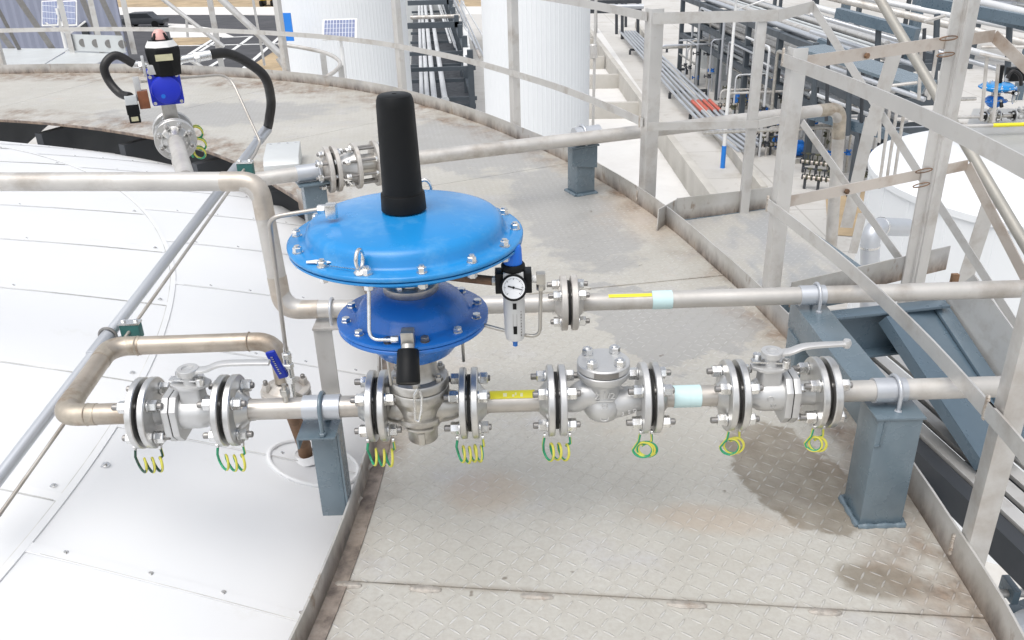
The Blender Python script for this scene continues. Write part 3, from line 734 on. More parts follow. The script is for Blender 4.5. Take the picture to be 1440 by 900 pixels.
# ---- ball valves
def ball_valve(x0, x1, label, flip):
    """Floating ball valve between joints x0 and x1. flip=1: split body flange right of the stem."""
    c = mp((x0+x1)/2); t = thing('ball_valve', label, 'valve', c)
    flange(mp(x0+GAP), X, FT, FR, t, 'flange'); flange(mp(x1-GAP), -X, FT, FR, t, 'flange')
    joint(x0, t); joint(x1, t)
    xs = c.x-flip*.012; s = MB()
    prof = [(0, 0), (.033, 0), (.033, .012), (.036, .028), (.044, .042), (.0465, .060), (.0465, .105), (0, .105)]
    Lb = abs(x1-x0)/2-GAP-FT
    a0, sgn = (mp(x0+GAP+FT-.003), X) if flip > 0 else (mp(x1-GAP-FT+.003), -X)
    s.lathe(prof, a0, sgn, 32); s.build('body', M['cast'], t, smooth=40)
    b0 = a0+sgn*.104; half = (mp(x1-GAP-FT) if flip > 0 else mp(x0+GAP+FT))
    # the two square body flanges with the black slit between them
    for off, nm in ((0, 'body_flange'), (.0205, 'body_flange')):
        s = MB(); q = .056
        poly = [(-q, -q*.55), (-q*.55, -q), (q*.55, -q), (q, -q*.55), (q, q*.55), (q*.55, q), (-q*.55, q), (-q, q*.55)]
        th_ = .0185; s.prism([(p[0]*1.02, p[1]*1.22-.006) for p in poly], b0+sgn*off, Y, Z, sgn*th_); s.build(nm, M['cast'], t, bevel=.003)
    MB().prism([(p[0]*.98, p[1]*1.18-.006) for p in poly], b0+sgn*.018, Y, Z, sgn*.003).build('body_gasket', M['gasket'], t)
    s = MB(); e0 = b0+sgn*.038; le = (half-e0).length
    s.lathe([(0, 0), (.040, 0), (.034, .015), (.032, le*.6), (.036, le+.004), (0, le+.004)], e0, sgn, 32); s.build('end_piece', M['cast'], t)
    for dy, dz in ((-.04, -.052), (-.04, .038), (.04, .038), (.04, -.052)):
        s = MB(); p = b0+sgn*.039+Y*dy+Z*dz; s.nut(p, sgn, .018, .013); s.cyl(p, p+sgn*.02, .0055, n=10); s.build('body_bolt', M['bolt'], t)
    # neck, mounting pad, gland and lever
    n0 = a0+sgn*.070; 
    MB().prism([(-.030, .0), (.030, .0), (.027, .063), (-.027, .063)], n0-Y*.026+Z*.02, X, Z, Y*.052).build('neck', M['cast'], t, bevel=.009, seg=3)
    n0 = n0-Z*.025
    MB().prism([(-.052, -.012), (-.02, -.036), (.02, -.036), (.052, -.012), (.052, .012), (.02, .036), (-.02, .036), (-.052, .012)], n0+Z*.106, X, Y, Z*.010).build('mounting_pad', M['cast'], t, bevel=.002)
    MB().cyl(n0+Z*.116, n0+Z*.150, .019, n=20).build('stem', M['cast'], t)
    MB().prism([(-.052, -.010), (.03, -.022), (.042, 0), (.03, .022), (-.052, .010)], n0+Z*.126, X, Y, Z*.004).build('stop_plate', M['bolt'], t)
    for dx, dy in ((.034, -.020), (-.032, .02)):
        p = n0+X*dx+Y*dy+Z*.116; s = MB(); s.cyl(p, p+Z*.022, .0115, n=14, bev=.001); s.lathe([(.0115, .022), (.006, .0225), (.005, .016), (0, .016)], p, Z, 14); s.build('cap_screw', M['bolt'], t)
    s = MB(); s.lathe([(0, 0), (.027, 0), (.0285, .002), (.0285, .016), (.0275, .018), (.0165, .018), (.0155, .014), (.010, .014), (.009, .016), (0, .016)], n0+Z*.140, Z, 32); s.build('lever_boss', M['cast'], t, smooth=25)
    return t, n0
def lever(t, pts, w0, w1, knob=None):
    s = MB(); P = spline(pts, 8); n = len(P); vs = []; fs = []
    for i, p in enumerate(P):
        d = (P[min(i+1, n-1)]-P[max(i-1, 0)]).normalized(); sd_ = d.cross(Z).normalized(); up = sd_.cross(d).normalized(); ww = w0+(w1-w0)*i/(n-1); hh = .009
        for a_, b_ in ((-1, -.5), (-.6, -1), (.6, -1), (1, -.5), (1, .5), (.6, 1), (-.6, 1), (-1, .5)): vs.append(p+sd_*a_*ww/2+up*b_*hh/2*1.3)
    for i in range(n-1):
        for k in range(8): fs.append((i*8+k, i*8+(k+1) % 8, i*8+8+(k+1) % 8, i*8+8+k))
    fs += [tuple(range(8)), tuple((n-1)*8+k for k in range(8))[::-1]]
    s.add(vs, fs)
    if knob: s.lathe([(0, -.013), (.009, -.011), (.0125, 0), (.009, .011), (0, .013)], P[-1], Z, 16)
    s.build('lever', M['cast'], t, smooth=50)
bvL, nL = ball_valve(JX['l1'], JX['l2'], 'silver flanged ball valve on the left pipe above the white roof', -1)
lz = nL+Z*.152
lz = nL+Z*.149
lever(bvL, [lz, lz+X*.045+Z*.003, lz+X*.080+Z*.016, lz+X*.115+Z*.020, lz+X*.19+Z*.019, lz+X*.218+Z*.018], .034, .024)
bvR, nR = ball_valve(JX['b1'], JX['b2'], 'silver flanged ball valve with lever pointing at the blue grey pipe support', 1)
lz = nR+Z*.152
lz = nR+Z*.149
lever(bvR, [lz, lz+X*.045+Z*.003, lz+X*.080+Z*.016, lz+X*.12+Z*.020, lz+X*.16+Z*.021, lz+X*.195+Z*.022], .034, .020, True)
text_mb('25', .018, nR+Vector((.004, -.0462, .013)), X, Z, .002, 'raised_number', M['cast'], bvR)
MB().tube([nR+Vector((-.004+.008*math.cos(k*.3927), -.0455, .035+.008*math.sin(k*.3927))) for k in range(16)], .0013, 6, closed=True).build('raised_mark', M['cast'], bvR)

# ---- spool between left ball valve and regulator
s2 = thing('pipe_spool', 'short stainless pipe between the left ball valve and the regulator, clamped on the left post', 'pipe', mp(-.57))
MB().cyl(mp(JX['l2']+GAP+FT), mp(JX['r1']-GAP-FT), PR, n=28).build('pipe', M['stainless'], s2)
flange(mp(JX['l2']+GAP), X, FT, FR, s2, 'flange', hub=.028); flange(mp(JX['r1']-GAP), -X, FT, FR, s2, 'flange', hub=.028)
s = MB(); q = mp(-.612)+Vector((0, -.006, .026)); s.cyl(q, q+Z*.034, .009, n=14); s.nut(q+Z*.02, Z, .024, .018); s.cyl(q+Z*.038, q+Z*.052, .007, n=10); s.build('nipple', M['castdark'], s2)
# ---- yellow taped spool
s3 = thing('pipe_spool', 'short stainless pipe with yellow tape between the regulator and the check valve', 'pipe', mp(0))
MB().cyl(mp(JX['r2']+GAP+FT), mp(JX['c1']-GAP-FT), PR, n=28).build('pipe', M['stainless'], s3)
flange(mp(JX['r2']+GAP), X, FT, FR, s3, 'flange', hub=.022); flange(mp(JX['c1']-GAP), -X, FT, FR, s3, 'flange', hub=.022)
def tape(x0, x1, y, z, a0, a1, r, root, m, name='tape'):
    s = MB(); N = 14; vs = []
    for i in range(N+1):
        t = R(a0+(a1-a0)*i/N)
        for x in (x0, x1): vs.append(Vector((x, y-r*math.cos(t), z+r*math.sin(t))))
    return s.add(vs, [(i*2, i*2+1, i*2+3, i*2+2) for i in range(N)]).build(name, M[m], root)
tape(-.066, .055, PY, PZ, 46, 112, PR+.0016, s3, 'yellowtape')
M['yellowink'] = paint('pale_print', (.82, .80, .45), .45, 0, .02, 30, None)
for x, w_, a_, b_ in ((-.030, .010, 52, 74), (-.006, .006, 50, 64), (.002, .004, 58, 76), (.016, .007, 50, 72)):
    tape(x, x+w_, PY, PZ, a_+5, b_+5, PR+.0022, s3, 'yellowink', 'printed_mark')
# ---- blue taped spool
s4 = thing('pipe_spool', 'short stainless pipe with pale blue tape between the check valve and the right ball valve', 'pipe', mp(.48))
MB().cyl(mp(JX['c2']+GAP+FT), mp(JX['b1']-GAP-FT), PR, n=28).build('pipe', M['stainless'], s4)
flange(mp(JX['c2']+GAP), X, FT, FR, s4, 'flange', hub=.02); flange(mp(JX['b1']-GAP), -X, FT, FR, s4, 'flange', hub=.022)
tape(.428, .502, PY, PZ, -60, 150, PR+.0016, s4, 'bluetape')
tape(.431, .470, PY, PZ, -20, 60, PR+.0024, s4, 'bluetape')
# ---- right hand run
s5 = thing('pipe_spool', 'long pale pipe running right from the right ball valve across the front support', 'pipe', mp(1.2))
MB().cyl(mp(JX['b2']+GAP+FT), mp(2.7), PR, n=28).build('pipe', M['pipe_white'], s5)
flange(mp(JX['b2']+GAP), X, FT+.002, FR, s5, 'flange', hub=.02)

# ---- check valve
cv = thing('check_valve', 'silver lift check valve with round four bolt cover', 'valve', mp((JX['c1']+JX['c2'])/2))
cx = (JX['c1']+JX['c2'])/2
flange(mp(JX['c1']+GAP), X, FT, FR, cv, 'cast'); flange(mp(JX['c2']-GAP), -X, FT, FR, cv, 'cast')
joint(JX['c1'], cv); joint(JX['c2'], cv)
b0 = mp(cx)
s = MB()
pth = spline([mp(JX['c1']+GAP+FT-.002), mp(JX['c1']+.05)+Z*.002, mp(cx-.045)+Z*.018, mp(cx)+Z*.022], 8)
s.tube(pth, [.032+.012*(i/(len(pth)-1)) for i in range(len(pth))], 24)
pth = spline([mp(JX['c2']-GAP-FT+.002), mp(JX['c2']-.045)-Z*.004, mp(cx+.040)-Z*.012, mp(cx)-Z*.010], 8)
s.tube(pth, [.032+.014*(i/(len(pth)-1)) for i in range(len(pth))], 24)
s.lathe([(0, -.062), (.022, -.061), (.040, -.050), (.052, -.030), (.055, -.012), (.050, .004), (.045, .012), (.045, .052), (.052, .066), (0, .066)], b0, Z, 44)
s.build('body', M['cast'], cv, smooth=55)
s = MB(); s.prism([(-.085, .004), (-.02, .066), (-.02, .0)], b0-Y*.004, X, Z, Y*.008); s.build('rib', M['cast'], cv, bevel=.002); s = MB(); s.prism([(.085, .004), (.03, .058), (.02, .0)], b0-Y*.004, X, Z, Y*.008); s.build('rib', M['cast'], cv, bevel=.002)
MB().lathe([(0, .064), (.058, .064), (.064, .070), (.070, .078), (.070, .092), (.068, .094), (0, .094)], b0, Z, 56).build('bonnet_flange', M['cast'], cv)
MB().cyl(b0+Z*.094, b0+Z*.097, .064, n=40).build('gasket', M['gasket'], cv)
MB().lathe([(0, .097), (.068, .097), (.070, .099), (.070, .116), (.067, .119), (0, .119)], b0, Z, 56).build('cover', M['cast'], cv)
s = MB(); N = 12; vs = []
for i in range(N+1):
    t = R(-90-26+54*i/N)
    for zz in (.100, .114): vs.append(b0+Vector((.0712*math.cos(t), .0712*math.sin(t), zz)))
s.add(vs, [(i*2, i*2+2, i*2+3, i*2+1) for i in range(N)]).build('name_plate', M['stud'], cv)
for k in range(4):
    t = R(45+90*k+4); p = b0+Vector((.052*math.cos(t), .052*math.sin(t), .119)); s = MB()
    s.cyl(p, p+Z*.002, .0155, n=20); s.nut(p+Z*.002, Z, .026, .017, 0, .3*k); s.lathe([(.0095, .017), (.0095, .021), (.006, .023), (0, .023)], p, Z, 14); s.build('cover_bolt', M['bolt'], cv, smooth=28)
M['raised'] = paint('raised_letter', (.66, .66, .655), .35, .5, .03, 20, None)
text_mb('2 1/2', .027, b0+Vector((0, -.0455, .036)), X, Z, .0035, 'raised_number', M['raised'], cv)
MB().box(b0+Vector((0, -.046, .020)), (.046, .003, .003)).build('raised_bar', M['raised'], cv)
text_mb('25', .020, b0+Vector((0, -.0485, .004)), X, Z, .0035, 'raised_number', M['raised'], cv)
MB().tube([b0+Vector((.011*math.cos(k*.3927), -.0500+.005*0-.0, -.030+.011*math.sin(k*.3927)*.8)) for k in range(16)], .0017, 6, closed=True).build('raised_mark', M['raised'], cv)
for k, (dx, dz) in enumerate(((.050, -.020), (.066, -.016), (.081, -.012))):
    text_mb('3SO'[k], .014, b0+Vector((dx, -.046+.09*(dx-.05)*3.0/10, dz)), X, Z, .003, 'raised_number', M['raised'], cv)

# ================================================================== REGULATOR
AX, AY = -.2535, PY
def reg_pt(dx, dy, z): return Vector((AX+dx, AY+dy, z))
rg = thing('pressure_regulator', 'large blue diaphragm pressure regulator with tall black spring cap', 'regulator', (AX, AY, .30))
O = Vector((AX, AY, 0))
flange(mp(JX['r1']+GAP), X, FT, FR, rg, 'flange'); flange(mp(JX['r2']-GAP), -X, FT-.001, FR, rg, 'flange')
joint(JX['r1'], rg); joint(JX['r2'], rg)
s = MB()
s.tube(spline([mp(JX['r1']+GAP+FT-.002), mp(AX-.07)-Z*.004, mp(AX)-Z*.004], 8), [.034+.02*(i/16) for i in range(17)], 26)
s.tube(spline([mp(JX['r2']-GAP-FT+.002), mp(AX+.07)-Z*.004, mp(AX)-Z*.004], 8), [.034+.02*(i/16) for i in range(17)], 26)
s.lathe([(0, .335), (.046, .336), (.055, .350), (.064, .385), (.068, .41), (.072, .425), (.079, .435), (.080, .440), (.080, .462), (.078, .464), (0, .464)], O, Z, 48)
s.build('valve_body', M['castdark'], rg, smooth=50)
MB().lathe([(0, .466), (.078, .466), (.080, .468), (.080, .488), (.077, .492), (.058, .494), (.052, .506), (.050, .56), (0, .56)], O, Z, 48).build('bonnet', M['castdark'], rg)
MB().lathe([(0, .340), (.041, .340), (.041, .298), (.038, .294), (0, .294)], O, Z, 40).build('bottom_plug', M['castdark'], rg)
MB().box(O+Vector((0, -.040, .315)), (.018, .012, .038)).build('plug_lug', M['castdark'], rg, bevel=.003)
def band(z0, z1, r, half, name, bump=.006):
    s = MB(); N = 12; vs = []; fs = []
    for i in range(N+1):
        t = R(-90-half+2*half*i/N)
        for rr, zz in ((r-.012, z0), (r+bump, z0+.002), (r+bump, z1-.002), (r-.012, z1)): vs.append(O+Vector((rr*math.cos(t), rr*math.sin(t), zz)))
    for i in range(N):
        for k in range(4): fs.append((i*4+k, i*4+(k+1) % 4, i*4+4+(k+1) % 4, i*4+4+k))
    fs += [(0, 1, 2, 3), (N*4+3, N*4+2, N*4+1, N*4)]
    return s.add(vs, fs).build(name, M['castdark'], rg, bevel=.0015)
band(.402, .424, .064, 28, 'cast_plate'); band(.366, .386, .060, 46, 'cast_plate', .012); band(.343, .355, .050, 38, 'cast_plate', .010)
for k in range(6):
    t = R(30+60*k); p = O+Vector((.066*math.cos(t), .066*math.sin(t), .490)); s = MB(); s.nut(p, Z, .020, .013); s.cyl(p, p+Z*.02, .006, n=10); s.build('bonnet_bolt', M['castdark'], rg)
# lower diaphragm case
MB().lathe([(0, .545), (.05, .545), (.062, .552), (.10, .575), (.128, .612), (.150, .640), (.190, .650), (.192, .653), (.192, .659), (.190, .661), (0, .661)], O, Z, 72).build('lower_case', M['blue2'], rg)
MB().lathe([(0, .6625), (.190, .6625), (.193, .665), (.193, .672), (.190, .674), (.150, .676), (.144, .680), (.134, .702), (.118, .722), (.075, .738), (0, .742)], O, Z, 72).build('lower_case_cover', M['blue2'], rg)
for k in range(12):
    t = R(15+30*k); p = O+Vector((.170*math.cos(t), .170*math.sin(t), .674)); s = MB(); s.cyl(p, p+Z*.002, .012, n=16); s.nut(p+Z*.002, Z, .019, .011, 0, k); s.build('case_bolt', M['bolt'] if k not in (8, 9) else M['stud'], rg)
# yoke between both diaphragms
MB().lathe([(0, .738), (.068, .738), (.070, .741), (.070, .758), (.066, .762), (.052, .764), (.048, .780), (.052, .80), (0, .80)], O, Z, 48).build('yoke_ring', M['castdark'], rg)
for k in range(6):
    t = R(10+60*k); p = O+Vector((.058*math.cos(t), .058*math.sin(t), .762)); MB().nut(p, Z, .018, .014).build('yoke_bolt', M['bolt'], rg)
for k in range(3):
    t = R(-60+120*k); MB().bar(O+Vector((.06*math.cos(t), .06*math.sin(t), .76)), O+Vector((.09*math.cos(t), .09*math.sin(t), .82)), .02, .012).build('yoke_arm', M['castdark'], rg)
# upper diaphragm case
UZ = .875
MB().lathe([(0, .80), (.07, .80), (.11, .806), (.19, .826), (.225, UZ-.016), (.283, UZ-.006), (.286, UZ-.004), (.286, UZ+.001), (0, UZ+.001)], O, Z, 96).build('actuator_case', M['blue'], rg, smooth=50)
MB().lathe([(0, UZ+.003), (.284, UZ+.003), (.2875, UZ+.006), (.2875, UZ+.013), (.284, UZ+.016), (.254, UZ+.0165), (.248, UZ+.0185), (.244, UZ+.024), (.241, UZ+.036), (.236, UZ+.048), (.227, UZ+.056), (.212, UZ+.0605), (.15, UZ+.068), (.06, UZ+.074), (0, UZ+.075)], O, Z, 96).build('actuator_cover', M['blue'], rg, smooth=60)
for k in range(14):
    t = R(-90+13+360/14*k); p = O+Vector((.268*math.cos(t), .268*math.sin(t), UZ+.017)); s = MB()
    s.cyl(p-Z*.001, p+Z*.002, .0125, n=18); s.nut(p+Z*.002, Z, .019, .012, 0, k*.7)
    s.lathe([(.007, .012), (.0065, .016), (0, .016)], p+Z*.002, Z, 12); s.cyl(p-Z*.026, p+Z*.002, .0055, n=8); s.nut(p-Z*.025, -Z, .019, .012, 0, k); s.build('case_bolt', M['bolt'], rg, smooth=28)
def eye(t, r=.266):
    t = R(t); p = O+Vector((r*math.cos(t), r*math.sin(t), UZ+.017)); s = MB()
    s.lathe([(0, 0), (.016, 0), (.016, .004), (.011, .008), (.008, .012), (0, .012)], p, Z, 20)
    rad = Vector((math.cos(t), math.sin(t), 0)) if t < 0 else Vector((-math.sin(t), math.cos(t), 0)); c = p+Z*.032
    s.tube([c+rad*.017*math.cos(2*math.pi*k/20)+Z*.022*math.sin(2*math.pi*k/20) for k in range(20)], .0048, 10, closed=True)
    s.build('lifting_eye', M['bolt'], rg); return p
pe = eye(-106); eye(84)
# tag chain and torn sticker on the rim
s = MB(); a0 = pe+Vector((-.004, .002, .006)); a1 = O+Vector((.268*math.cos(R(-127)), .268*math.sin(R(-127)), UZ+.020))
for k in range(22):
    t = k/21; p = a0*(1-t)+a1*t+Z*(.002-.010*math.sin(math.pi*t)*0); s.lathe([(0, -.0023), (.0023, 0), (0, .0023)], p, X, 8)
s.build('bead_chain', M['bolt'], rg)
s = MB(); q = O+Vector((.262*math.cos(R(-132)), .262*math.sin(R(-132)), UZ+.021))
s.prism([(-.034, .004), (-.012, .014), (.006, .008), (.030, .012), (.026, .002), (.006, -.010), (-.010, -.004), (-.030, -.006)], q, (.96, -.2, 0), (.2, .96, .05), (0, 0, .0008)); s.build('torn_tag', M['white'], rg)
# black spring cap
MB().lathe([(0, .952), (.0525, .952), (.0545, .954), (.0530, .992), (.0520, .9945), (.0488, .9955), (.0482, .9985), (.0440, 1.20), (.0425, 1.215), (.039, 1.224), (.034, 1.227), (.006, 1.228), (.005, 1.226), (0, 1.226)], O, Z, 64).build('spring_cap', M['black'], rg, smooth=30)
# inlet fitting on the cover
fx = at(462, 294, .972)
s = MB(); s.box(fx+Vector((.006, 0, -.004)), (.026, .026, .034)); s.build('elbow_fitting', M['bolt'], rg, bevel=.003)
MB().nut(fx-X*.008, -X, .020, .018).build('fitting_nut', M['bolt'], rg)
MB().cyl(fx+Vector((.006, 0, -.022)), fx+Vector((.006, 0, -.014)), .014, n=6).build('fitting_base', M['bolt'], rg)
# pilot knob on the lower case and its bent impulse tube
kn = O+Vector((.005, -.172, .672))
s = MB(); s.box(kn+Vector((0, .0, .018)), (.032, .034, .040)); s.build('pilot_block', M['castdark'], rg, bevel=.004)
kd = Vector((0, -.60, -.80)).normalized(); k0 = kn+Vector((0, -.010, .004))
MB().cyl(k0, k0+kd*.014, .017, n=24).build('knob_collar', M['castdark'], rg)
s = MB(); s.lathe([(0, .012), (.024, .012), (.026, .016), (.0285, .088), (.0275, .093), (.0245, .094), (.0235, .0925), (0, .092)], k0, kd, 36)
s.build('knob', M['black'], rg, smooth=30)
tb = [O+Vector((-.070, -.120, .845)), O+Vector((-.082, -.135, .80)), O+Vector((-.086, -.178, .690)), O+Vector((-.018, -.186, .692))]
MB().tube(fillet(tb, .026, 8), .0046, 10).build('impulse_tube', M['bolt'], rg)
MB().nut(O+Vector((-.034, -.184, .692)), X, .015, .018).build('fitting_nut', M['bolt'], rg)
MB().nut(O+Vector((-.072, -.122, .838)), Vector((-.2, -.25, -.9)), .015, .018).build('fitting_nut', M['bolt'], rg)
hk = [O+Vector((.012, -.125, .520)), O+Vector((.002, -.128, .505)), O+Vector((-.001, -.128, .432)), O+Vector((.008, -.128, .424)), O+Vector((.017, -.126, .460)), O+Vector((.020, -.124, .495)), O+Vector((.014, -.122, .515))]
MB().tube(fillet(hk, .006, 4), .0034, 8).build('wire_hanger', M['bolt'], rg)
MB().cyl(O+Vector((-.068, -.045, .49)), O+Vector((-.068, -.06, .60)), .004, n=8).build('drain_tube', M['castdark'], rg)
MB().cyl(O+Vector((.118, .07, .60)), O+Vector((.118, .07, .49)), .0045, n=8).build('drain_tube', M['castdark'], rg)
MB().nut(O+Vector((.118, .07, .60)), Z, .014, .018).build('fitting_nut', M['castdark'], rg)

# ---- filter regulator with dial
FY = 1.90
f0 = at(722, 394, y=FY)
fr = thing('filter_regulator', 'small air filter regulator with blue knob and round dial right of the big blue diaphragm', 'regulator', f0)
def fp(dx, dy, dz): return f0+Vector((dx, dy, dz))
MB().box(fp(0, 0, 0), (.050, .050, .058)).build('body', M['bowl'], fr, bevel=.006)
for sx in (-1, 1): MB().box(fp(sx*.0345, 0, 0), (.019, .044, .052)).build('port_block', M['black'], fr, bevel=.002)
MB().lathe([(0, .028), (.028, .028), (.029, .031), (.029, .041), (.026, .045), (0, .045)], f0, Z, 36).build('knob_ring', M['black'], fr)
s = MB(); n = 72; pr = []
vs = []; fs = []
for j, (r, h) in enumerate(((.0225, .044), (.0225, .052), (.0212, .084), (.0185, .090), (.010, .0925))):
    for k in range(n):
        t = 2*math.pi*k/n; rr = r*(1-.035*(k % 4 == 0)) if j < 3 else r; vs.append(f0+Vector((rr*math.cos(t), rr*math.sin(t), h)))
for j in range(4):
    for k in range(n): fs.append((j*n+k, j*n+(k+1) % n, (j+1)*n+(k+1) % n, (j+1)*n+k))
fs.append(tuple(4*n+k for k in range(n))); s.add(vs, fs).build('knob', M['knobblue'], fr, smooth=30)
gd = Vector((-.02, -.93, .36)).normalized(); gu = X.copy(); gv = gu.cross(-gd).normalized(); gu = gv.cross(gd).normalized()
if gv.z < 0: gv = -gv
g0 = fp(0, -.024, -.002)+gv*-.006
MB().lathe([(0, -.012), (.020, -.012), (.030, .002), (.0325, .004), (.0325, .016), (.0295, .018), (.0270, .0155), (0, .0155)], g0, gd, 44).build('gauge_case', M['black'], fr)
gf = g0+gd*.0160
fc_ = MB(); fc_.lathe([(0, 0), (.0268, 0), (.0268, -.001)], gf, gd, 40); dial = fc_.build('gauge_face', M['face'], fr)
rgt = gd.cross(Z).normalized(); rgt = rgt if rgt.x > 0 else -rgt; upg = rgt.cross(gd); upg = upg if upg.z > 0 else -upg
s = MB()
for k in range(31):
    t = R(225-270*k/30); d = rgt*math.cos(t)+upg*math.sin(t); L = .005 if k % 5 == 0 else .0026
    s.bar(gf+gd*.0006+d*.0235, gf+gd*.0006+d*(.0235-L), .0011 if k % 5 == 0 else .0006, .0004, gd)
s.build('scale_marks', M['black'], dial)
s = MB(); t = R(165); d = rgt*math.cos(t)+upg*math.sin(t); s.bar(gf+gd*.0016+d*.012, gf+gd*.0016-d*.021, .0016, .0006, gd); s.bar(gf+gd*.0016+d*.014, gf+gd*.0016, .0032, .0006, gd); s.lathe([(0, .003), (.003, .002), (.003, 0)], gf, gd, 14); s.build('needle', M['black'], dial)
MB().lathe([(0, -.028), (.026, -.028), (.0265, -.034), (.0255, -.140), (.022, -.156), (.014, -.160), (0, -.160)], f0, Z, 40).build('bowl', M['bowl'], fr)
for z0_, z1_ in ((-.066, -.050), (-.133, -.112)):
    MB().box(fp(.001, -.0255, (z0_+z1_)/2), (.009, .004, abs(z1_-z0_))).build('sight_slot', M['black'], fr, bevel=.001)
s = MB(); 
for k in range(2): s.box(fp(.001+.0045*(2*k-1), -.0264, -.1), (.0006, .0006, .042))
for k in range(9): s.box(fp(.016, -.0208, -.075-.008*k), (.0025, .0012, .0045 if k % 3 else .002), Matrix.Rotation(R(38), 3, 'Z'))
s.build('small_print', M['stud'], fr)
s = MB(); s.lathe([(0, -.160), (.010, -.160), (.010, -.164), (.006, -.166), (.006, -.178), (0, -.179)], f0, Z, 16); s.build('drain_plug', M['blue2'], fr)
MB().cyl(fp(-.043, 0, 0), fp(-.052, 0, 0), .012, n=6).build('fitting_nut', M['castdark'], fr)
br_ = [fp(-.05, 0, 0), fp(-.16, .03, .004)]
MB().cyl(br_[0], br_[1], .0115, n=16).build('brown_pipe', M['rust'], fr)
MB().cyl(fp(.044, 0, .002), fp(.056, 0, .002), .010, n=14).build('adapter', M['whiteplastic'], fr)
MB().box(fp(.066, 0, .004), (.022, .022, .028)).build('elbow_fitting', M['castdark'], fr, bevel=.002)
MB().nut(fp(.066, 0, -.010), -Z, .019, .018).build('fitting_nut', M['castdark'], fr)
MB().tube(fillet([fp(.066, 0, -.02), fp(.062, .0, -.156), fp(.01, .01, -.152), fp(-.13, .05, -.125)], .03, 8), .0046, 10).build('outlet_tube', M['castdark'], fr)

# ---- small valve with blue handle and the tube up to the diaphragm
iv0 = Vector((-.655, 2.19, .385))
iv = thing('needle_valve', 'small steel valve with blue plastic handle feeding the thin tube', 'valve', iv0)
p = iv0; s = MB()
s.cyl(p-Z*.11, p, .009, n=14); s.nut(p-Z*.02, Z, .026, .020); s.cyl(p, p+Z*.035, .013, n=18); s.nut(p+Z*.030, Z, .028, .014); s.cyl(p+Z*.044, p+Z*.062, .012, n=16); s.nut(p+Z*.060, Z, .024, .018); s.cyl(p+Z*.078, p+Z*.095, .008, n=12)
s.build('body', M['bolt'], iv, smooth=30)
MB().bar(p+Vector((-.012, -.012, .02)), p+Vector((-.022, -.014, .035)), .010, .004).build('handle_plate', M['bolt'], iv)
hd = Vector((-.30, -.05, 1)).normalized(); hc = p+Vector((-.027, -.018, .050))
MB().bar(hc-hd*.047, hc+hd*.047, .030, .011, (-.1, -1, 0)).build('handle', M['blue_grip'], iv, bevel=.005, seg=3)
s = MB()
for k in range(9): s.box(hc+hd*(.030-.007*k)+Vector((0, -.0085, 0)), (.006, .001, .0025 if k % 2 else .004), None)
s.build('handle_print', M['bolt'], iv)
MB().cyl(p-Z*.06, p-Z*.06+Vector((0, .12, -.09)), .009, n=12).build('inlet_nipple', M['castdark'], iv)
tp = [p+Z*.085, at(377, 311, .915), at(390, 297, .955), fx-X*.02]
tp[1] = at(378, 306, .965); 
tt = thing('impulse_tube', 'thin stainless tube rising from the blue handled valve to the blue diaphragm cover', 'tube', p+Z*.085)
MB().tube(fillet([tp[0], tp[1], fx-X*.02], .035, 10), .0058, 12).build('tube', M['stainless'], tt)

# ================================================================== SECOND LINE
def qp(x, z=PZ): return Vector((x, QY, z))
TZ = .835
ql = thing('pipe_spool', 'pale pipe crossing above the white roof, dropping through two elbows behind the regulator', 'pipe', qp(-.7))
k2 = [Vector((-6.0, 3.05, TZ)), Vector((-1.6, 2.80, TZ)), Vector((-.785, 2.70, TZ)), Vector((-.772, QY, PZ)), qp(.193-GAP-FT)]
k2 = [Vector((-6.0, 3.2, TZ+.0)), Vector((-.80, 2.672, TZ)), Vector((-.772, 2.625, PZ)), qp(.193-GAP-FT)]
MB().tube(fillet(k2, .085, 12), PR+.002, 26).build('pipe', M['pipe_white'], ql)
def elbow2(i, root, pts, rr, L=.11):
    p, a, b_ = pts[i], (pts[i-1]-pts[i]).normalized(), (pts[i+1]-pts[i]).normalized()
    MB().tube(fillet([p+a*L, p, p+b_*L], .085, 12), rr+.0012, 26).build('elbow', M['heat'], root)
M['heat2'] = paint('faint_heat_tint', (.52, .47, .41), .45, .5, .18, 12, (90, .1, .001), ((.24, .15, .08, 1), .55, 9.))
for i in (1, 2):
    p, a, b_ = k2[i], (k2[i-1]-k2[i]).normalized(), (k2[i+1]-k2[i]).normalized()
    MB().tube(fillet([p+a*.12, p, p+b_*.12], .085, 12), PR+.0032, 26).build('elbow', M['heat2'], ql)
flange(qp(.193-GAP), -X, .024, .094, ql, 'flange_old', hub=.02)
MB().cyl(qp(.193)-X*GAP, qp(.193)+X*GAP, .076, n=36).build('gasket', M['gasket'], ql)
studs(qp(.193), X, .067, 4, math.pi/4, GAP+.026, ql)
qr = thing('pipe_spool', 'long pale pipe with yellow and blue tape over the rear of the portal', 'pipe', qp(1))
MB().cyl(qp(.193+GAP+.02), qp(4.2), PR+.001, n=28).build('pipe', M['pipe_white'], qr)
flange(qp(.193+GAP), X, .024, .094, qr, 'flange_old', hub=.02)
tape(.325, .470, QY, PZ, 48, 72, PR+.0026, qr, 'yellowtape'); tape(.472, .54, QY, PZ, -70, 150, PR+.0028, qr, 'bluetape')

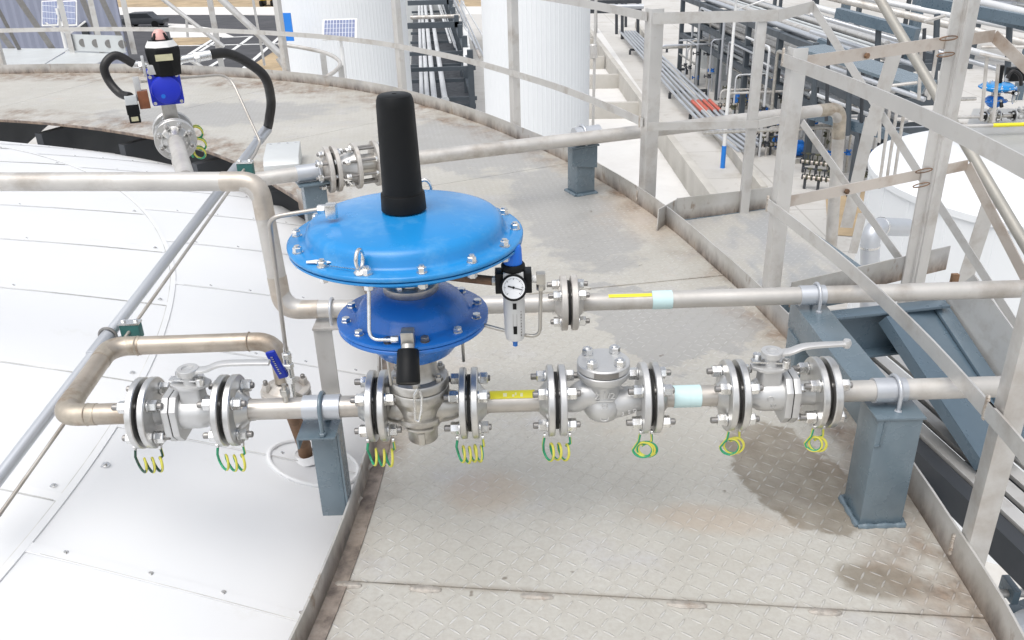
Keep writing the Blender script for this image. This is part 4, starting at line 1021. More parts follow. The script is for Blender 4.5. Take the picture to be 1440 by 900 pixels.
# ================================================================== THIRD LINE (diagonal, behind)
T0, T1 = at(430, 243, .36), at(830, 187, .365)
td = (T1-T0).normalized(); tn = Vector((-td.y, td.x, 0))
def tpnt(d): return T0+td*d
jl = [((Vector((at(u, v, .36)))-T0).dot(td)) for u, v in ((468, 239), (503, 232), (528, 228))]
tl = thing('pipe_spool', 'pale pipe behind the regulator from the white sheet box to the bolted flange', 'pipe', T0)
MB().cyl(tpnt(-.42), tpnt(jl[0]-.03), .038, n=24).build('pipe', M['pipe_white'], tl)
flange(tpnt(jl[0]-.006), -td, .026, .125, tl, 'flange_old', hub=.03, pr=.038)
studs(tpnt(jl[0]), td, .093, 8, .2, .034, tl, .03)
MB().cyl(tpnt(jl[0]-.006), tpnt(jl[0]+.006), .10, n=32).build('gasket', M['gasket'], tl)
vt = thing('wafer_valve', 'silver valve body between two flanges left of the black spring cap', 'valve', tpnt(jl[1]))
flange(tpnt(jl[0]+.006), td, .026, .125, vt, 'flange_old')
MB().lathe([(0, .03), (.062, .03), (.058, .05), (.066, .075), (.08, .11), (.085, .13), (0, .13)], tpnt(jl[0]), td, 32).build('body', M['cast'], vt)
flange(tpnt(jl[1]), -td, .024, .125, vt, 'flange_old'); flange(tpnt(jl[1]+.085), td, .024, .125, vt, 'flange_old')
MB().cyl(tpnt(jl[1]), tpnt(jl[1]+.085), .058, n=28).build('spacer', M['castdark'], vt)
studs(tpnt(jl[1]+.042), td, .10, 8, .3, .07, vt, .026)
tr = thing('pipe_spool', 'long pale pipe passing behind the black spring cap to a rusty elbow beyond the posts', 'pipe', tpnt(2))
e1 = at(1182, 152, .365); e2 = Vector((e1.x+.1, e1.y+.03, -.9))
pk = [tpnt(jl[1]+.11), T1, e1, e2]
MB().tube(fillet([pk[0], pk[2], pk[3]], .12, 12), .040, 26).build('pipe', M['pipe_white'], tr)
a_ = (pk[0]-e1).normalized(); b_ = (e2-e1).normalized()
MB().tube(fillet([e1+a_*.17, e1, e1+b_*.2], .12, 12), .0415, 26).build('elbow', M['heat'], tr)

# ================================================================== SUPPORTS AND CLAMPS
def u_bolt(c, a, r, root, drop, rod=.0055, m='galv'):
    a = Vector(a).normalized(); sd_ = a.cross(Z).normalized(); P = [c-sd_*r-Z*drop]+[c+(sd_*-math.cos(t)+Z*math.sin(t))*r for t in np.linspace(0, math.pi, 14)]+[c+sd_*r-Z*drop]
    MB().tube(P, rod, 10).build('u_bolt', M[m], root)
    for sg in (-1, 1): MB().nut(c+sd_*sg*r-Z*(drop-.003), Z, .018, .009).build('u_bolt_nut', M[m], root)
def shoe(c, a, L, r, root):
    MB().tube([Vector(c)-Vector(a)*L/2, Vector(c)+Vector(a)*L/2], r, 28).build('pipe_sleeve', M['galv'], root)
# portal under both lines
ps = thing('pipe_support', 'blue grey portal frame of box steel carrying both long pipes at right', 'pipe support', (1.0, 2.3, 0))
xc = 1.012
MB().prism([(-.06, -.06), (.06, -.06), (.06, .06), (-.06, .06)], (xc+.012, 1.972, .0), X, Y, (0, 0, .352)).build('post', M['greyblue'], ps, bevel=.004)
MB().prism([(-.055, -.05), (.055, -.05), (.055, .05), (-.055, .05)], (xc+.01, 2.625, .0), X, Y, (0, 0, .250)).build('post', M['greyblue'], ps, bevel=.004)
MB().bar((xc+.013, 2.0325, .301), (xc+.010, 2.69, .301), .104, .104).build('beam', M['greyblue'], ps, bevel=.004)
s = MB(); s.box((xc+.012, 1.972, .354), (.132, .128, .007)); s.build('cap_plate', M['greyblue'], ps, bevel=.0015)
s = MB(); pts = [(xc+.012-.066, 1.906), (xc+.012+.066, 1.906), (xc+.012+.066, 2.04), (xc+.012-.066, 2.04), (xc+.012-.066, 1.906)]
rb_ = random.Random(4)
for (xa, ya), (xb_, yb_) in zip(pts, pts[1:]):
    n_w = 24; P_ = [Vector((xa+(xb_-xa)*q/n_w, ya+(yb_-ya)*q/n_w, .002)) for q in range(n_w+1)]; s.tube(P_, [.0085+.0006*math.sin(q*1.9)+.0015*math.sin(q*.7+ya*9) for q in range(n_w+1)], 8)
s.build('base_weld', M['greyblue'], ps)
s = MB(); s.bar((xc-.03, 1.9105, .345), (xc-.032, 1.9105, .27), .004, .004, (0, -1, 0)); s.bar((xc-.032, 1.9105, .272), (xc-.046, 1.9105, .268), .004, .004, (0, -1, 0)); s.build('weld_seam', M['greyblue'], ps)
for y in (PY, QY):
    c = Vector((xc+.005, y, PZ)); shoe(c-X*.005, X, .085, PR+.005, ps); u_bolt(c+X*.012, X, PR+.011, ps, .052)
# left post
pl = thing('pipe_support', 'slim blue grey post under the main pipe beside the rusty roof pipe', 'pipe support', (-.55, 2.0, 0))
cxp = -.545
MB().prism([(-.036, -.03), (.036, -.03), (.036, .034), (-.036, .034)], (cxp+.012, 2.03, .022), X, Y, (0, 0, .306)).build('post', M['greyblue'], pl, bevel=.003)
MB().prism([(0, 0), (.105, 0), (.105, -.006), (.006, -.006), (.006, -.034), (0, -.034)], (cxp-.045, 1.935, .334), X, Z, (0, .155, 0)).build('top_angle', M['greyblue'], pl, bevel=.001)
MB().bar((cxp+.052, 2.03, .33), (cxp+.052, 2.03, .03), .006, .062, Y).build('side_plate', M['greyblue'], pl)
c = mp(-.520); shoe(c, X, .10, PR+.0055, pl); u_bolt(c, X, PR+.011, pl, .066, .006, 'greyblue')
# stainless angle bracket behind
pb = thing('pipe_bracket', 'stainless angle bracket holding the rear pipe elbow above the white roof', 'pipe support', (-.63, 2.6, .1))
MB().angle((-.665, 2.56, .10), (-.665, 2.56, .352), .062, .007, X, Y).build('upright', M['rail'], pb, bevel=.002)
MB().prism([(0, 0), (.12, 0), (.12, .10), (0, .10)], (-.665, 2.55, .355), X, Y, (0, 0, .007)).build('top_plate', M['rail'], pb)
MB().angle((-.665, 2.50, .075), (-.33, 2.50, .075), .055, .007, Y, Z).build('arm', M['rail'], pb, bevel=.002)
MB().angle((-.40, 2.48, .08), (-.40, 2.48, -.05), .05, .007, X, Y).build('foot', M['rail'], pb)
u_bolt(qp(-.605), X, PR+.010, pb, .058, .005)
# third line supports
p3 = thing('pipe_support', 'blue grey square post standing alone on the deck under the diagonal rear pipe', 'pipe support', at(817, 270, 0))
q3 = at(817, 270, 0); eT = td
MB().prism([(-.062, -.062), (.062, -.062), (.062, .062), (-.062, .062)], q3, td, tn, (0, 0, .295)).build('post', M['greyblue'], p3, bevel=.004)
MB().prism([(-.10, -.075), (.085, -.075), (.085, .085), (-.10, .085)], q3+Z*.296, td, tn, (0, 0, .010)).build('cap_plate', M['greyblue'], p3, bevel=.002)
MB().prism([(-.10, 0), (.07, 0), (.07, -.13), (-.10, -.10)], q3+Z*.295-tn*.067, td, Z, -tn*.008).build('gusset', M['greyblue'], p3)
s = MB(); s.tube([q3+td*a*.07+tn*b*.07+Z*.003 for a, b in ((-1, -1), (1, -1), (1, 1), (-1, 1), (-1, -1))], .012, 8); s.build('base_weld', M['greyblue'], p3)
cq = T0+td*((q3-T0).dot(td)); cq.z = .362; shoe(cq+td*.03, td, .17, .047, p3); u_bolt(cq+td*.0, td, .055, p3, .055, .008)
p4 = thing('pipe_support', 'short blue grey post left of the bolted flange, half hidden by the blue diaphragm', 'pipe support', at(434, 300, 0))
q4 = tpnt(.03); q4.z = 0
MB().prism([(-.06, -.05), (.06, -.05), (.06, .05), (-.06, .05)], q4, td, tn, (0, 0, .30)).build('post', M['greyblue'], p4, bevel=.004)
MB().prism([(-.085, -.07), (.085, -.07), (.085, .07), (-.085, .07)], q4+Z*.301, td, tn, (0, 0, .010)).build('cap_plate', M['greyblue'], p4, bevel=.002)
cq = tpnt(.03); shoe(cq, td, .16, .045, p4); u_bolt(cq+td*.04, td, .052, p4, .055, .008)
# white sheet box behind
wb = thing('sheet_metal_box', 'pale grey folded sheet metal box at the inner deck edge behind the pipe', 'box', at(395, 230, 0))
q = at(372, 246, 0); q2 = at(425, 242, 0); d_ = (q2-q).normalized(); n_ = Vector((-d_.y, d_.x, 0))
MB().prism([(0, -.02), (0, .06), (.06, .10), (.42, .12), (.42, -.02)], q, n_, Z, d_*.24).build('cover', M['sheet'], wb, bevel=.006)
for k in range(4): MB().lathe([(0, .006), (.008, .004), (.01, 0)], q+n_*.38+d_*(.03+.06*k)+Z*.118, Z, 8).build('screw', M['bolt'], wb)

# ================================================================== CONDUIT AND TUBE ON THE ROOF
cA, cB = at(-40, 722, .22), at(372, 186, y=3.68)
co = thing('conduit', 'galvanised conduit running diagonally over the white roof', 'conduit', cA)
MB().cyl(cA, cB, .018, n=18).build('pipe', M['galv'], co)
m1_ = at(148, 470, .27); dcon = (cB-cA).normalized()
for q in (nearest(cA, dcon, 138, 484), cB-dcon*.02, nearest(cA, dcon, 326, 243)):
    MB().cyl(q-dcon*.05, q+dcon*.05, .0225, n=18, bev=.003).build('coupling', M['galv'], co)
q = nearest(cA, dcon, 148, 470); s = MB(); s.tube([q+Vector((.027*math.cos(t), 0, .027*math.sin(t))) for t in np.linspace(-.3, 3.5, 14)], .005, 8); s.build('strap', M['stud'], co)
tA, tB = at(-30, 765, .17), at(345, 236, y=3.33)
tu = thing('air_tube', 'thin steel air tube lying beside the conduit and rising to the blue actuator', 'tube', tA)
dA = (tB-tA).normalized(); bend = tB+dA*.1
top = at(322, 104, y=3.72); left = at(197, 115, y=3.38)
MB().tube(fillet([tA, bend, at(366, 200, y=3.5), top, left], [.03, .04, .06], 8), .0055, 10).build('tube', M['stainless'], tu)
for u, v in ((186, 463), (346, 236)):
    q = nearest(tA, dA, u, v); cl = thing('tube_clamp', 'small teal tube clamp with two screws %s' % ('beside the elbow of the pipe loop' if u < 200 else 'behind the upper left pipe'), 'clamp', q-Z*.1)
    MB().box(q+Vector((0, 0, -.006)), (.062, .03, .05)).build('block', M['teal'], cl, bevel=.003)
    MB().box(q+Z*.022, (.066, .034, .005)).build('top_plate', M['bolt'], cl)
    for sg in (-1, 1): MB().nut(q+X*sg*.02+Z*.024, Z, .014, .008).build('screw', M['bolt'], cl)
    qc = nearest(cA, dcon, u-30, v+8); MB().bar(q-Z*.028, qc-Z*.022, .03, .005).build('bracket', M['galv'], cl)

# ================================================================== ACTUATED VALVE AT THE BACK LEFT
VY = 4.55
v0 = at(247, 196, y=VY)
av = thing('actuated_valve', 'flanged valve with blue actuator and black switch box at the far left', 'valve', v0)
MB().tube([v0-Y*.05, v0-Y*.84], .040, 22).build('inlet_pipe', M['pipe_white'], av)
flange(v0, -Y, .028, .108, av, 'flange', hub=.06, pr=.040)
flange(v0+Y*.008, Y, .028, .108, av, 'flange')
studs(v0+Y*.004, Y, .082, 8, .39, .034, av, .028)
MB().lathe([(0, .03), (.06, .03), (.075, .07), (.075, .17), (.06, .21), (0, .21)], v0, Y, 30).build('body', M['cast'], av)
flange(v0+Y*.215, -Y, .026, .108, av, 'flange'); flange(v0+Y*.223, Y, .026, .108, av, 'flange', hub=.05, pr=.04)
studs(v0+Y*.219, Y, .082, 8, .39, .032, av, .028)
MB().tube(fillet([v0+Y*.25, v0+Y*.5, v0+Y*.5-Z*.26], .12, 8), .040, 20).build('outlet_pipe', M['pipe_white'], av)
vb = v0+Y*.12
MB().box(vb+Z*.12, (.075, .07, .12)).build('yoke', M['castdark'], av, bevel=.004)
ac = at(236, 127, y=VY+.02)
acc = Vector((vb.x-.0, vb.y-.02, ac.z))
acc.x = ac.x
s = MB(); s.box(acc+Y*.10, (.15, .20, .16)); s.build('actuator_body', M['cast'], av, bevel=.02, seg=3)
for sg in (-1, 1):
    MB().prism([(-.078, -.083), (.078, -.083), (.082, -.06), (.082, .06), (.078, .083), (-.078, .083), (-.082, .06), (-.082, -.06)], acc+Y*(.2 if sg > 0 else -.036), X, Z, Y*.036).build('end_cap', M['blue3'], av, bevel=.008, seg=2)
MB().lathe([(0, .036), (.070, .036), (.076, .040), (.072, .058), (.05, .066), (0, .068)], acc, -Y, 40).build('cap_dome', M['blue3'], av)
MB().cyl(acc+Vector((-.020, -.0655, -.03)), acc+Vector((-.020, -.068, -.03)), .011, n=18).build('cap_mark', M['knobblue'], av)
for sx in (-1, 1):
    for sz in (-1, 1): MB().cyl(acc+Vector((sx*.066, -.036, sz*.068)), acc+Vector((sx*.066, -.043, sz*.068)), .009, n=12).build('cap_screw', M['bolt'], av)
bk = at(222, 92, y=VY+.1); tpz = at(224, 72, y=VY+.1)
s = MB(); s.box(Vector((acc.x, VY+.1, acc.z+.105)), (.14, .10, .05)); s.box(Vector((acc.x-.085, VY+.1, acc.z+.12)), (.015, .09, .10)); s.box(Vector((acc.x+.05, VY+.1, acc.z+.12)), (.015, .09, .10)); s.build('mounting_bracket', M['cast'], av, bevel=.004)
xb = tpz.x; zb = tpz.z
s = MB()
def ngon(r, rot=math.pi/8, n=8, sx=1., sy=1.): return [(r*math.cos(rot+2*math.pi*k/n)*sx, r*math.sin(rot+2*math.pi*k/n)*sy) for k in range(n)]
bxo = Vector((xb+.055, VY+.1, zb-.035))
s.lathe([(0, -.085), (.072, -.085), (.078, -.08), (.092, .035), (.092, .055), (.088, .058), (0, .058)], bxo, Z, 8, 0, math.pi/8); s.build('switch_box', M['black'], av, bevel=.004)
MB().lathe([(0, .058), (.086, .058), (.066, .092), (.05, .098), (0, .098)], bxo, Z, 8, 0, math.pi/8).build('box_lid', M['black'], av, bevel=.003)
MB().lathe([(.080, .066), (.086, .062), (.068, .090), (.066, .0925)], bxo, Z, 8, 0, math.pi/8).build('lid_plate', M['whiteplastic'], av)
MB().lathe([(0, .098), (.040, .098), (.034, .125), (.018, .145), (0, .148)], bxo, Z, 24).build('indicator', M['pink'], av)
for t in (45, 135, 225, 315):
    p = bxo+Vector((.05*math.cos(R(t)), .05*math.sin(R(t)), .098)); MB().bar(p, p+Vector((-.022*math.cos(R(t)), -.022*math.sin(R(t)), .03)), .014, .008).build('indicator_guard', M['black'], av)
MB().box(bxo+Vector((0, -.088, .015)), (.085, .012, .032), Matrix.Rotation(R(-8), 3, 'X')).build('name_plate', M['goldplate'], av)
s = MB(); s.cyl(bxo+Vector((.075, 0, -.015)), bxo+Vector((.15, 0, -.008)), .020, n=16); s.nut(bxo+Vector((.15, 0, -.008)), X, .052, .03); s.cyl(bxo+Vector((.175, 0, -.006)), bxo+Vector((.24, 0, 0)), .026, n=16, bev=.003); s.build('cable_gland', M['bolt'], av)
s = MB(); s.cyl(bxo+Vector((-.075, 0, -.03)), bxo+Vector((-.16, .0, -.015)), .018, n=16); s.nut(bxo+Vector((-.10, 0, -.027)), -X, .042, .03); s.build('cable_gland', M['bolt'], av)
so = at(188, 150, y=VY-.02)
MB().box(at(204, 137, y=VY), (.052, .06, .09)).build('filter_block', M['brass'], av, bevel=.004)
MB().box(at(196, 122, y=VY), (.03, .03, .12)).build('manifold', M['cast'], av, bevel=.004)
MB().box(so+Z*.0, (.062, .055, .05)).build('solenoid_coil', M['black'], av, bevel=.005)
MB().box(so+Z*.048, (.058, .05, .045)).build('solenoid_cap', M['sheet'], av, bevel=.004)
MB().box(so-Z*.045, (.055, .05, .045)).build('solenoid_plug', M['black'], av, bevel=.004)
MB().box(so+Vector((0, -.027, -.045)), (.034, .004, .022)).build('name_plate', M['goldplate'], av)
h1p = None
v1 = at(247, 196, TZ); SC = .72; RA = R(22)
av.location = v1; av.scale = (SC, SC, SC); av.rotation_euler = (0, 0, RA)
def TV(p): return v1+(Matrix.Rotation(RA, 3, 'Z') @ (Vector(p)-v0))*SC
e_ = TV(bxo+Vector((-.15, 0, -.016))); f_ = TV(so+Z*.065); ho = thing('cable_hose', 'short black hose looping left from the switch box to the solenoid', 'hose', so+Z*.07)
h1p = [e_, at(163, 78, y=e_.y-.02), at(147, 92, y=e_.y-.05), at(152, 112, y=f_.y+.05), at(168, 131, y=f_.y+.03), f_]
MB().tube(spline(h1p, 10), .0155, 14).build('hose', M['rubber'], ho)
e_ = TV(bxo+Vector((.23, 0, 0)))
h2p = [e_, at(318, 75, y=e_.y+.06), at(345, 86, y=e_.y+.10), at(372, 108, y=e_.y+.14), at(381, 140, y=3.66), at(379, 165, y=3.67), cB+dcon*.03, cB-dcon*.01]
hq = thing('cable_hose', 'long black hose arching right from the switch box down to the conduit end', 'hose', cB)
MB().tube(spline(h2p, 10), .0195, 16).build('hose', M['rubber'], hq)
for k, (u, v) in enumerate(((276, 186), (281, 203), (280, 215))):
    c = at(u, v, y=3.46)
    b_ = MB(); P = [c+Vector((.025*math.cos(t), .015*math.sin(t*.5), .025*math.sin(t))) for t in np.linspace(0, 6.28*1.6, 34)]
    b_.tube(P, .0042, 8, matf=lambda i, kk: int((kk+i//2) % 8 < 4))
    tag(b_.build('bonding_wire', [M['wireg'], M['wirey']]), ['upper', 'middle', 'lowest'][k]+' green and yellow wire loop beside the far left flanged valve', 'wire', 'bonding wires at flange joints')

# ================================================================== BONDING WIRES UNDER THE JOINTS
def wire(x, label, loops, r, colors, seed, tilt=.5, y=PY, spread=.062, frac=4):
    """Coil of wire hanging between the lower bolts of a joint; tilt 0 shows the coil end on, 1 as a ring."""
    rnd = random.Random(seed); s = MB(); P = []; zc = PZ-FR-.034; yb = y-.050; ct = math.sqrt(max(0, 1-tilt*tilt))
    P += [Vector((x-spread/2-.004, yb, PZ-.082)), Vector((x-spread/2-.008, yb-.003, PZ-.105))]
    N = 20*loops; r1, r2 = rnd.uniform(.9, 1.1), rnd.uniform(-.004, .004)
    for i in range(N+1):
        t = i/N; a = math.pi*1.05+2*math.pi*(loops-.1)*t; rr = r*(1+.10*math.sin(2.3*t*6+seed))
        P.append(Vector((x-spread/2+spread*t+tilt*rr*math.cos(a)*r1, yb-.004-ct*rr*math.cos(a)*.8, zc+rr*math.sin(a)-r2*t)))
    P += [Vector((x+spread/2+.004, yb-.002, PZ-.105)), Vector((x+spread/2+.002, yb, PZ-.082))]
    for e_ in (P[0], P[-1]): s.cyl(e_-X*.0025+Z*.004, e_+X*.0025+Z*.004, .0075, n=12, mat=2)
    o = s.tube(P, .0036, 8, matf=lambda i, k: int((k+(i+seed*3)//14) % 8 < frac)).build('bonding_wire', [M[c] for c in colors]+[M['bolt']])
    return tag(o, label, 'wire', 'bonding wires at flange joints')
wire(JX['l1'], 'dark green and yellow bonding wire under the leftmost flange joint', 3, .021, ('wired', 'wirey'), 1, .6)
wire(JX['l2'], 'bright green and yellow bonding wire under the right flange of the left ball valve', 3, .023, ('wireg', 'wirey'), 2, .5)
wire(JX['r1']+.004, 'mostly yellow bonding wire loops under the left flange of the blue regulator', 3, .024, ('wireg', 'wirey'), 3, .30)
wire(JX['r2'], 'bonding wire loops under the right flange of the blue regulator by the yellow tape', 4, .023, ('wireg', 'wirey'), 4, .30)
wire(JX['c1'], 'bonding wire with black tie under the left flange of the check valve', 3, .024, ('wireg', 'wirey'), 5, .32)
wire(JX['c2']-.012, 'round coil of mostly green bonding wire under the right flange of the check valve', 3, .023, ('wireg', 'wirey'), 6, .96, spread=.024, frac=2)
wire(JX['b1']-.002, 'round coil of green and yellow bonding wire left of the right ball valve', 2, .024, ('wireg', 'wirey'), 7, .95, spread=.022)
wire(JX['b2']-.012, 'mostly yellow coil of bonding wire under the rightmost flange joint', 2, .022, ('wireg', 'wirey'), 8, .8, spread=.020, frac=6)

# ================================================================== BACKGROUND
def clad_tank(u0, u1, dist, ztop, label, zb=G, ribs=2):
    """Round tank in ribbed cladding whose sides stand at photo columns u0 and u1."""
    p0, p1 = at(u0, 60, y=dist), at(u1, 60, y=dist)
    r = (p1-p0).length/2; c = (p0+p1)/2; c.z = zb
    t = thing('white_tank', label, 'tank', c); n = int(2*math.pi*r/.11); s = MB(); vs = []; fs = []
    for z in (zb, ztop):
        for k in range(n):
            for f, dr in ((0, 0), (.62, 0), (.74, .004), (.88, .004)):
                a = 2*math.pi*(k+f)/n; vs.append(Vector((c.x+(r+dr)*math.cos(a), c.y+(r+dr)*math.sin(a), z)))
    m = n*4
    for k in range(m): fs.append((k, (k+1) % m, m+(k+1) % m, m+k))
    s.add(vs, fs).build('cladding', M['clad'], t, smooth=0)
    MB().lathe([(r+.06, ztop), (r+.06, ztop+.1), (0, ztop+.7)], (c.x, c.y, 0), Z, 48).build('roof', M['clad'], t)
    return t, c, r
t1, c1_, r1_ = clad_tank(396, 574, 27, 5, 'white ribbed round tank left of the pipe rack gap')
t2, c2_, r2_ = clad_tank(679, 829, 22, 5, 'white ribbed round tank right of the pipe rack gap')
# blue sign on the left tank
sg = thing('wall_sign', 'blue sign with white marks beside the railing post, on the left white tank', 'sign', at(406, 38, y=24.6))
q = at(400, 38, y=24.3); Rz = Matrix.Rotation(R(-14), 3, 'Z')
MB().box(q, (.46, .04, .72), Rz).build('panel', M['signblue'], sg)
s = MB()
for dx, dz, w_, h_ in ((-.02, .05, .05, .42), (.06, .18, .14, .05), (.11, .10, .05, .18), (.06, .03, .14, .05)): s.box(q+Vector((dx, -.028, dz)), (w_, .01, h_), Rz)
s.build('white_mark', M['white'], sg)

# ---- solar street lamps
def lamp(uvb, zt, label, arm=1, ph=(1.1, .75), face=0., zbase=G, dist=None, tilt=40):
    b = at(*uvb, y=dist) if dist else at(*uvb, zbase); b.z = zbase
    t = thing('solar_street_lamp', label, 'street lamp', b)
    top = Vector((b.x, b.y, zt)); MB().cyl(b, top, .085, .05, n=14).build('pole', M['white'], t)
    MB().cyl(b, b+Z*.9, .095, .093, n=14).build('pole_band', M['signblue'], t)
    Rm = Matrix.Rotation(face, 3, 'Z') @ Matrix.Rotation(R(tilt), 3, 'X')
    pc = top+Z*.42
    fr_ = MB(); fr_.box(pc-Rm @ Vector((0, 0, .03)), (ph[0]+.08, ph[1]+.08, .04), Rm); fr_.build('panel_frame', M['white'], t)
    MB().box(pc, (ph[0], ph[1], .02), Rm).build('solar_panel', M['solar'], t)
    MB().bar(top, pc-Z*.05, .06, .06, X).build('panel_bracket', M['white'], t)
    if arm:
        a = top-Z*.25; e = a+Vector((arm*1.1, 0, .32)); MB().cyl(a, e, .03, n=10).build('arm', M['white'], t)
        MB().box(e+Vector((arm*.2, 0, .04)), (.5, .22, .08), Matrix.Rotation(R(-12*arm), 3, 'Y')).build('lamp_head', M['white'], t)
    return t
lamp((486, 118), at(480, 66, y=21.5).z, 'solar street lamp standing before the left white tank', 0, (.74, .48), 0, dist=21.5, tilt=48)
lamp((1016, 236), -1.75, 'white solar street lamp with blue foot band among the process pipes', 1, (1.0, .5), 0)
lamp((98, 88), at(86, 30, y=27).z, 'solar street lamp with two panels behind the left railing', 0, (.01, .01), 0, dist=27)
tl_ = [o for o in col.objects if o.name.startswith('solar_street_lamp') and 'two panels' in o.get('label', '')][0]
for ch in list(tl_.children):
    if ch.name.startswith(('solar_panel', 'panel_frame', 'pole_band')): bpy.data.objects.remove(ch)
for u0, u1 in ((60, 80), (88, 106)):
    a, b_ = at(u0, 18, y=27), at(u1, 18, y=27); c = (a+b_)/2; Rm = Matrix.Rotation(R(4), 3, 'Z') @ Matrix.Rotation(R(58), 3, 'X')
    MB().box(c-Rm @ Vector((0, 0, .03)), ((b_-a).length+.06, .78, .04), Rm).build('panel_frame', M['white'], tl_)
    MB().box(c, ((b_-a).length, .70, .02), Rm).build('solar_panel', M['solar'], tl_)
for u0, v0_ in ((64, 32), (120, 30)):
    MB().cyl(at(97, 48, y=27), at(u0, v0_, y=26.8), .025, n=8).build('arm', M['white'], tl_)

# ---- grey blue building at the left edge
w1 = at(176, 60, y=46)
wh = thing('warehouse', 'grey blue ribbed building wall at the top left', 'building', (w1.x-12, 48, G))
s = MB(); n = 120; vs = []
for k in range(n+1):
    x = w1.x-24+24*k/n; dy = .06*(k % 2)
    for z in (G, -.9): vs.append(Vector((x, 46+dy, z)))
s.add(vs, [(2*k, 2*k+2, 2*k+3, 2*k+1) for k in range(n)]).build('wall', M['wallblue'], wh, smooth=0)
MB().prism([(w1.x-24, 46.1), (w1.x, 46.1), (w1.x*56/46-.4, 56), (w1.x-24, 56)], (0, 0, -.95), X, Y, (0, 0, .15)).build('roof', M['wallblue'], wh)
MB().bar((w1.x-.1, 46.1, -4.45), (w1.x*56/46-.5, 56, -4.45), .2, 7).build('side_wall', M['wallblue'], wh)
for u0, u1 in ((112, 126), (134, 140)):
    a, b_ = at(u0, 32, y=45.9), at(u1, 52, y=45.9); MB().box(((a.x+b_.x)/2, 45.92, (a.z+b_.z)/2), (b_.x-a.x, .1, a.z-b_.z)).build('window', M['glassdark'], wh)

# ---- landing at the far left with perforated plate and stair rails
fl = thing('side_landing', 'pale landing plate with perforated kick plate beyond the far left edge plate', 'landing', at(90, 80, 0))
pts = [at(-60, 92, -.02), at(-60, 68, -.02), at(98, 68, -.02), at(60, 91, -.02)]
s = MB(); s.sheet(pts, .008); s.build('deck_plate', M['sheet'], fl, smooth=0)
pts = [at(62, 91, -.03), at(101, 69, -.03), at(178, 72, -.03), at(128, 92, -.03)]
s = MB(); s.sheet(pts, .008); s.build('deck_plate', M['sheet'], fl, smooth=0)
a, b_ = at(101, 70, 0), at(177, 73, 0)
MB().bar(a+Z*.10, b_+Z*.10, .008, .22).build('kick_plate', M['sheet'], fl)
for k in range(4):
    p = a.lerp(b_, .25+.24*k)+Z*.10; MB().cyl(p-Y*.012, p+Y*.005, .055, n=14).build('hole', M['stud'], fl)
for u, vt in ((97, -12), (139, -10), (184, -8)):
    p = at(u, 71, 0); MB().angle(p-Z*.05, p+Z*1.15, .075, .006, X, Y).build('post', M['rail'], fl)
for z in (1.06,): MB().bar(at(97, 71, 0)+Z*z, at(184, 71, 0)+Z*z, .006, .06).build('rail', M['rail'], fl)
MB().bar(at(-30, -40, y=12.5), at(30, 75, y=12.8), .006, .06).build('brace', M['stud'], fl)
for (u0, v0_), (u1, v1_), y in (((20, -10), (78, 75), 13), ((-35, 0), (22, 75), 13), ((112, -10), (140, 55), 14), ((140, -8), (172, 60), 14)):
    MB().bar(at(u0, v0_, y=y), at(u1, v1_, y=y), .006, .09).build('brace', M['stud'], fl)
# stair rails seen between the far posts
fs_ = thing('far_stair_railing', 'pale tube and flat bar stair railing beyond the walkway behind the blue actuator', 'railing', at(300, 80, y=13))
for (u0, v0_), (u1, v1_), y, r in (((308, -4), (402, 84), 11.4, .045), ((228, -2), (315, 66), 12.5, .03), ((262, 80), (300, 106), 11.5, .03), ((352, 84), (372, 110), 11, .03)):
    MB().cyl(at(u0, v0_, y=y), at(u1, v1_, y=y), r, n=12).build('handrail', M['rail'], fs_)
for (u0, v0_), (u1, v1_), y in (((294, -5), (314, 106), 12.8), ((355, -5), (372, 92), 13.5), ((262, 24), (264, 52), 14)):
    MB().bar(at(u0, v0_, y=y), at(u1, v1_, y=y), .03, .075 if u0 == 294 else .03, X).build('post', M['rail'], fs_)
# curved handrail loop beside the left white tank
cr_ = thing('curved_handrail', 'bent tube handrail loop on flat posts before the left white tank', 'railing', at(440, 110, y=11.5))
P = spline([at(392, 62, y=12.2), at(430, 68, y=12), at(462, 76, y=11.7), at(478, 88, y=11.4), at(470, 101, y=11.1), at(445, 115, y=10.9), at(425, 122, y=10.8), at(404, 100, y=10.7), at(390, 82, y=10.7)], 8)
MB().tube(P, .026, 12).build('handrail', M['pipe_white'], cr_)
for u, v in ((454, 76), (479, 92)):
    p = at(u, v, y=11.5); MB().bar(p, p-Z*.7, .008, .075, X).build('post', M['rail'], cr_)
MB().cyl(at(410, 103, y=11.4), at(475, 117, y=11.2), .016, n=8).build('midrail', M['rail'], cr_)
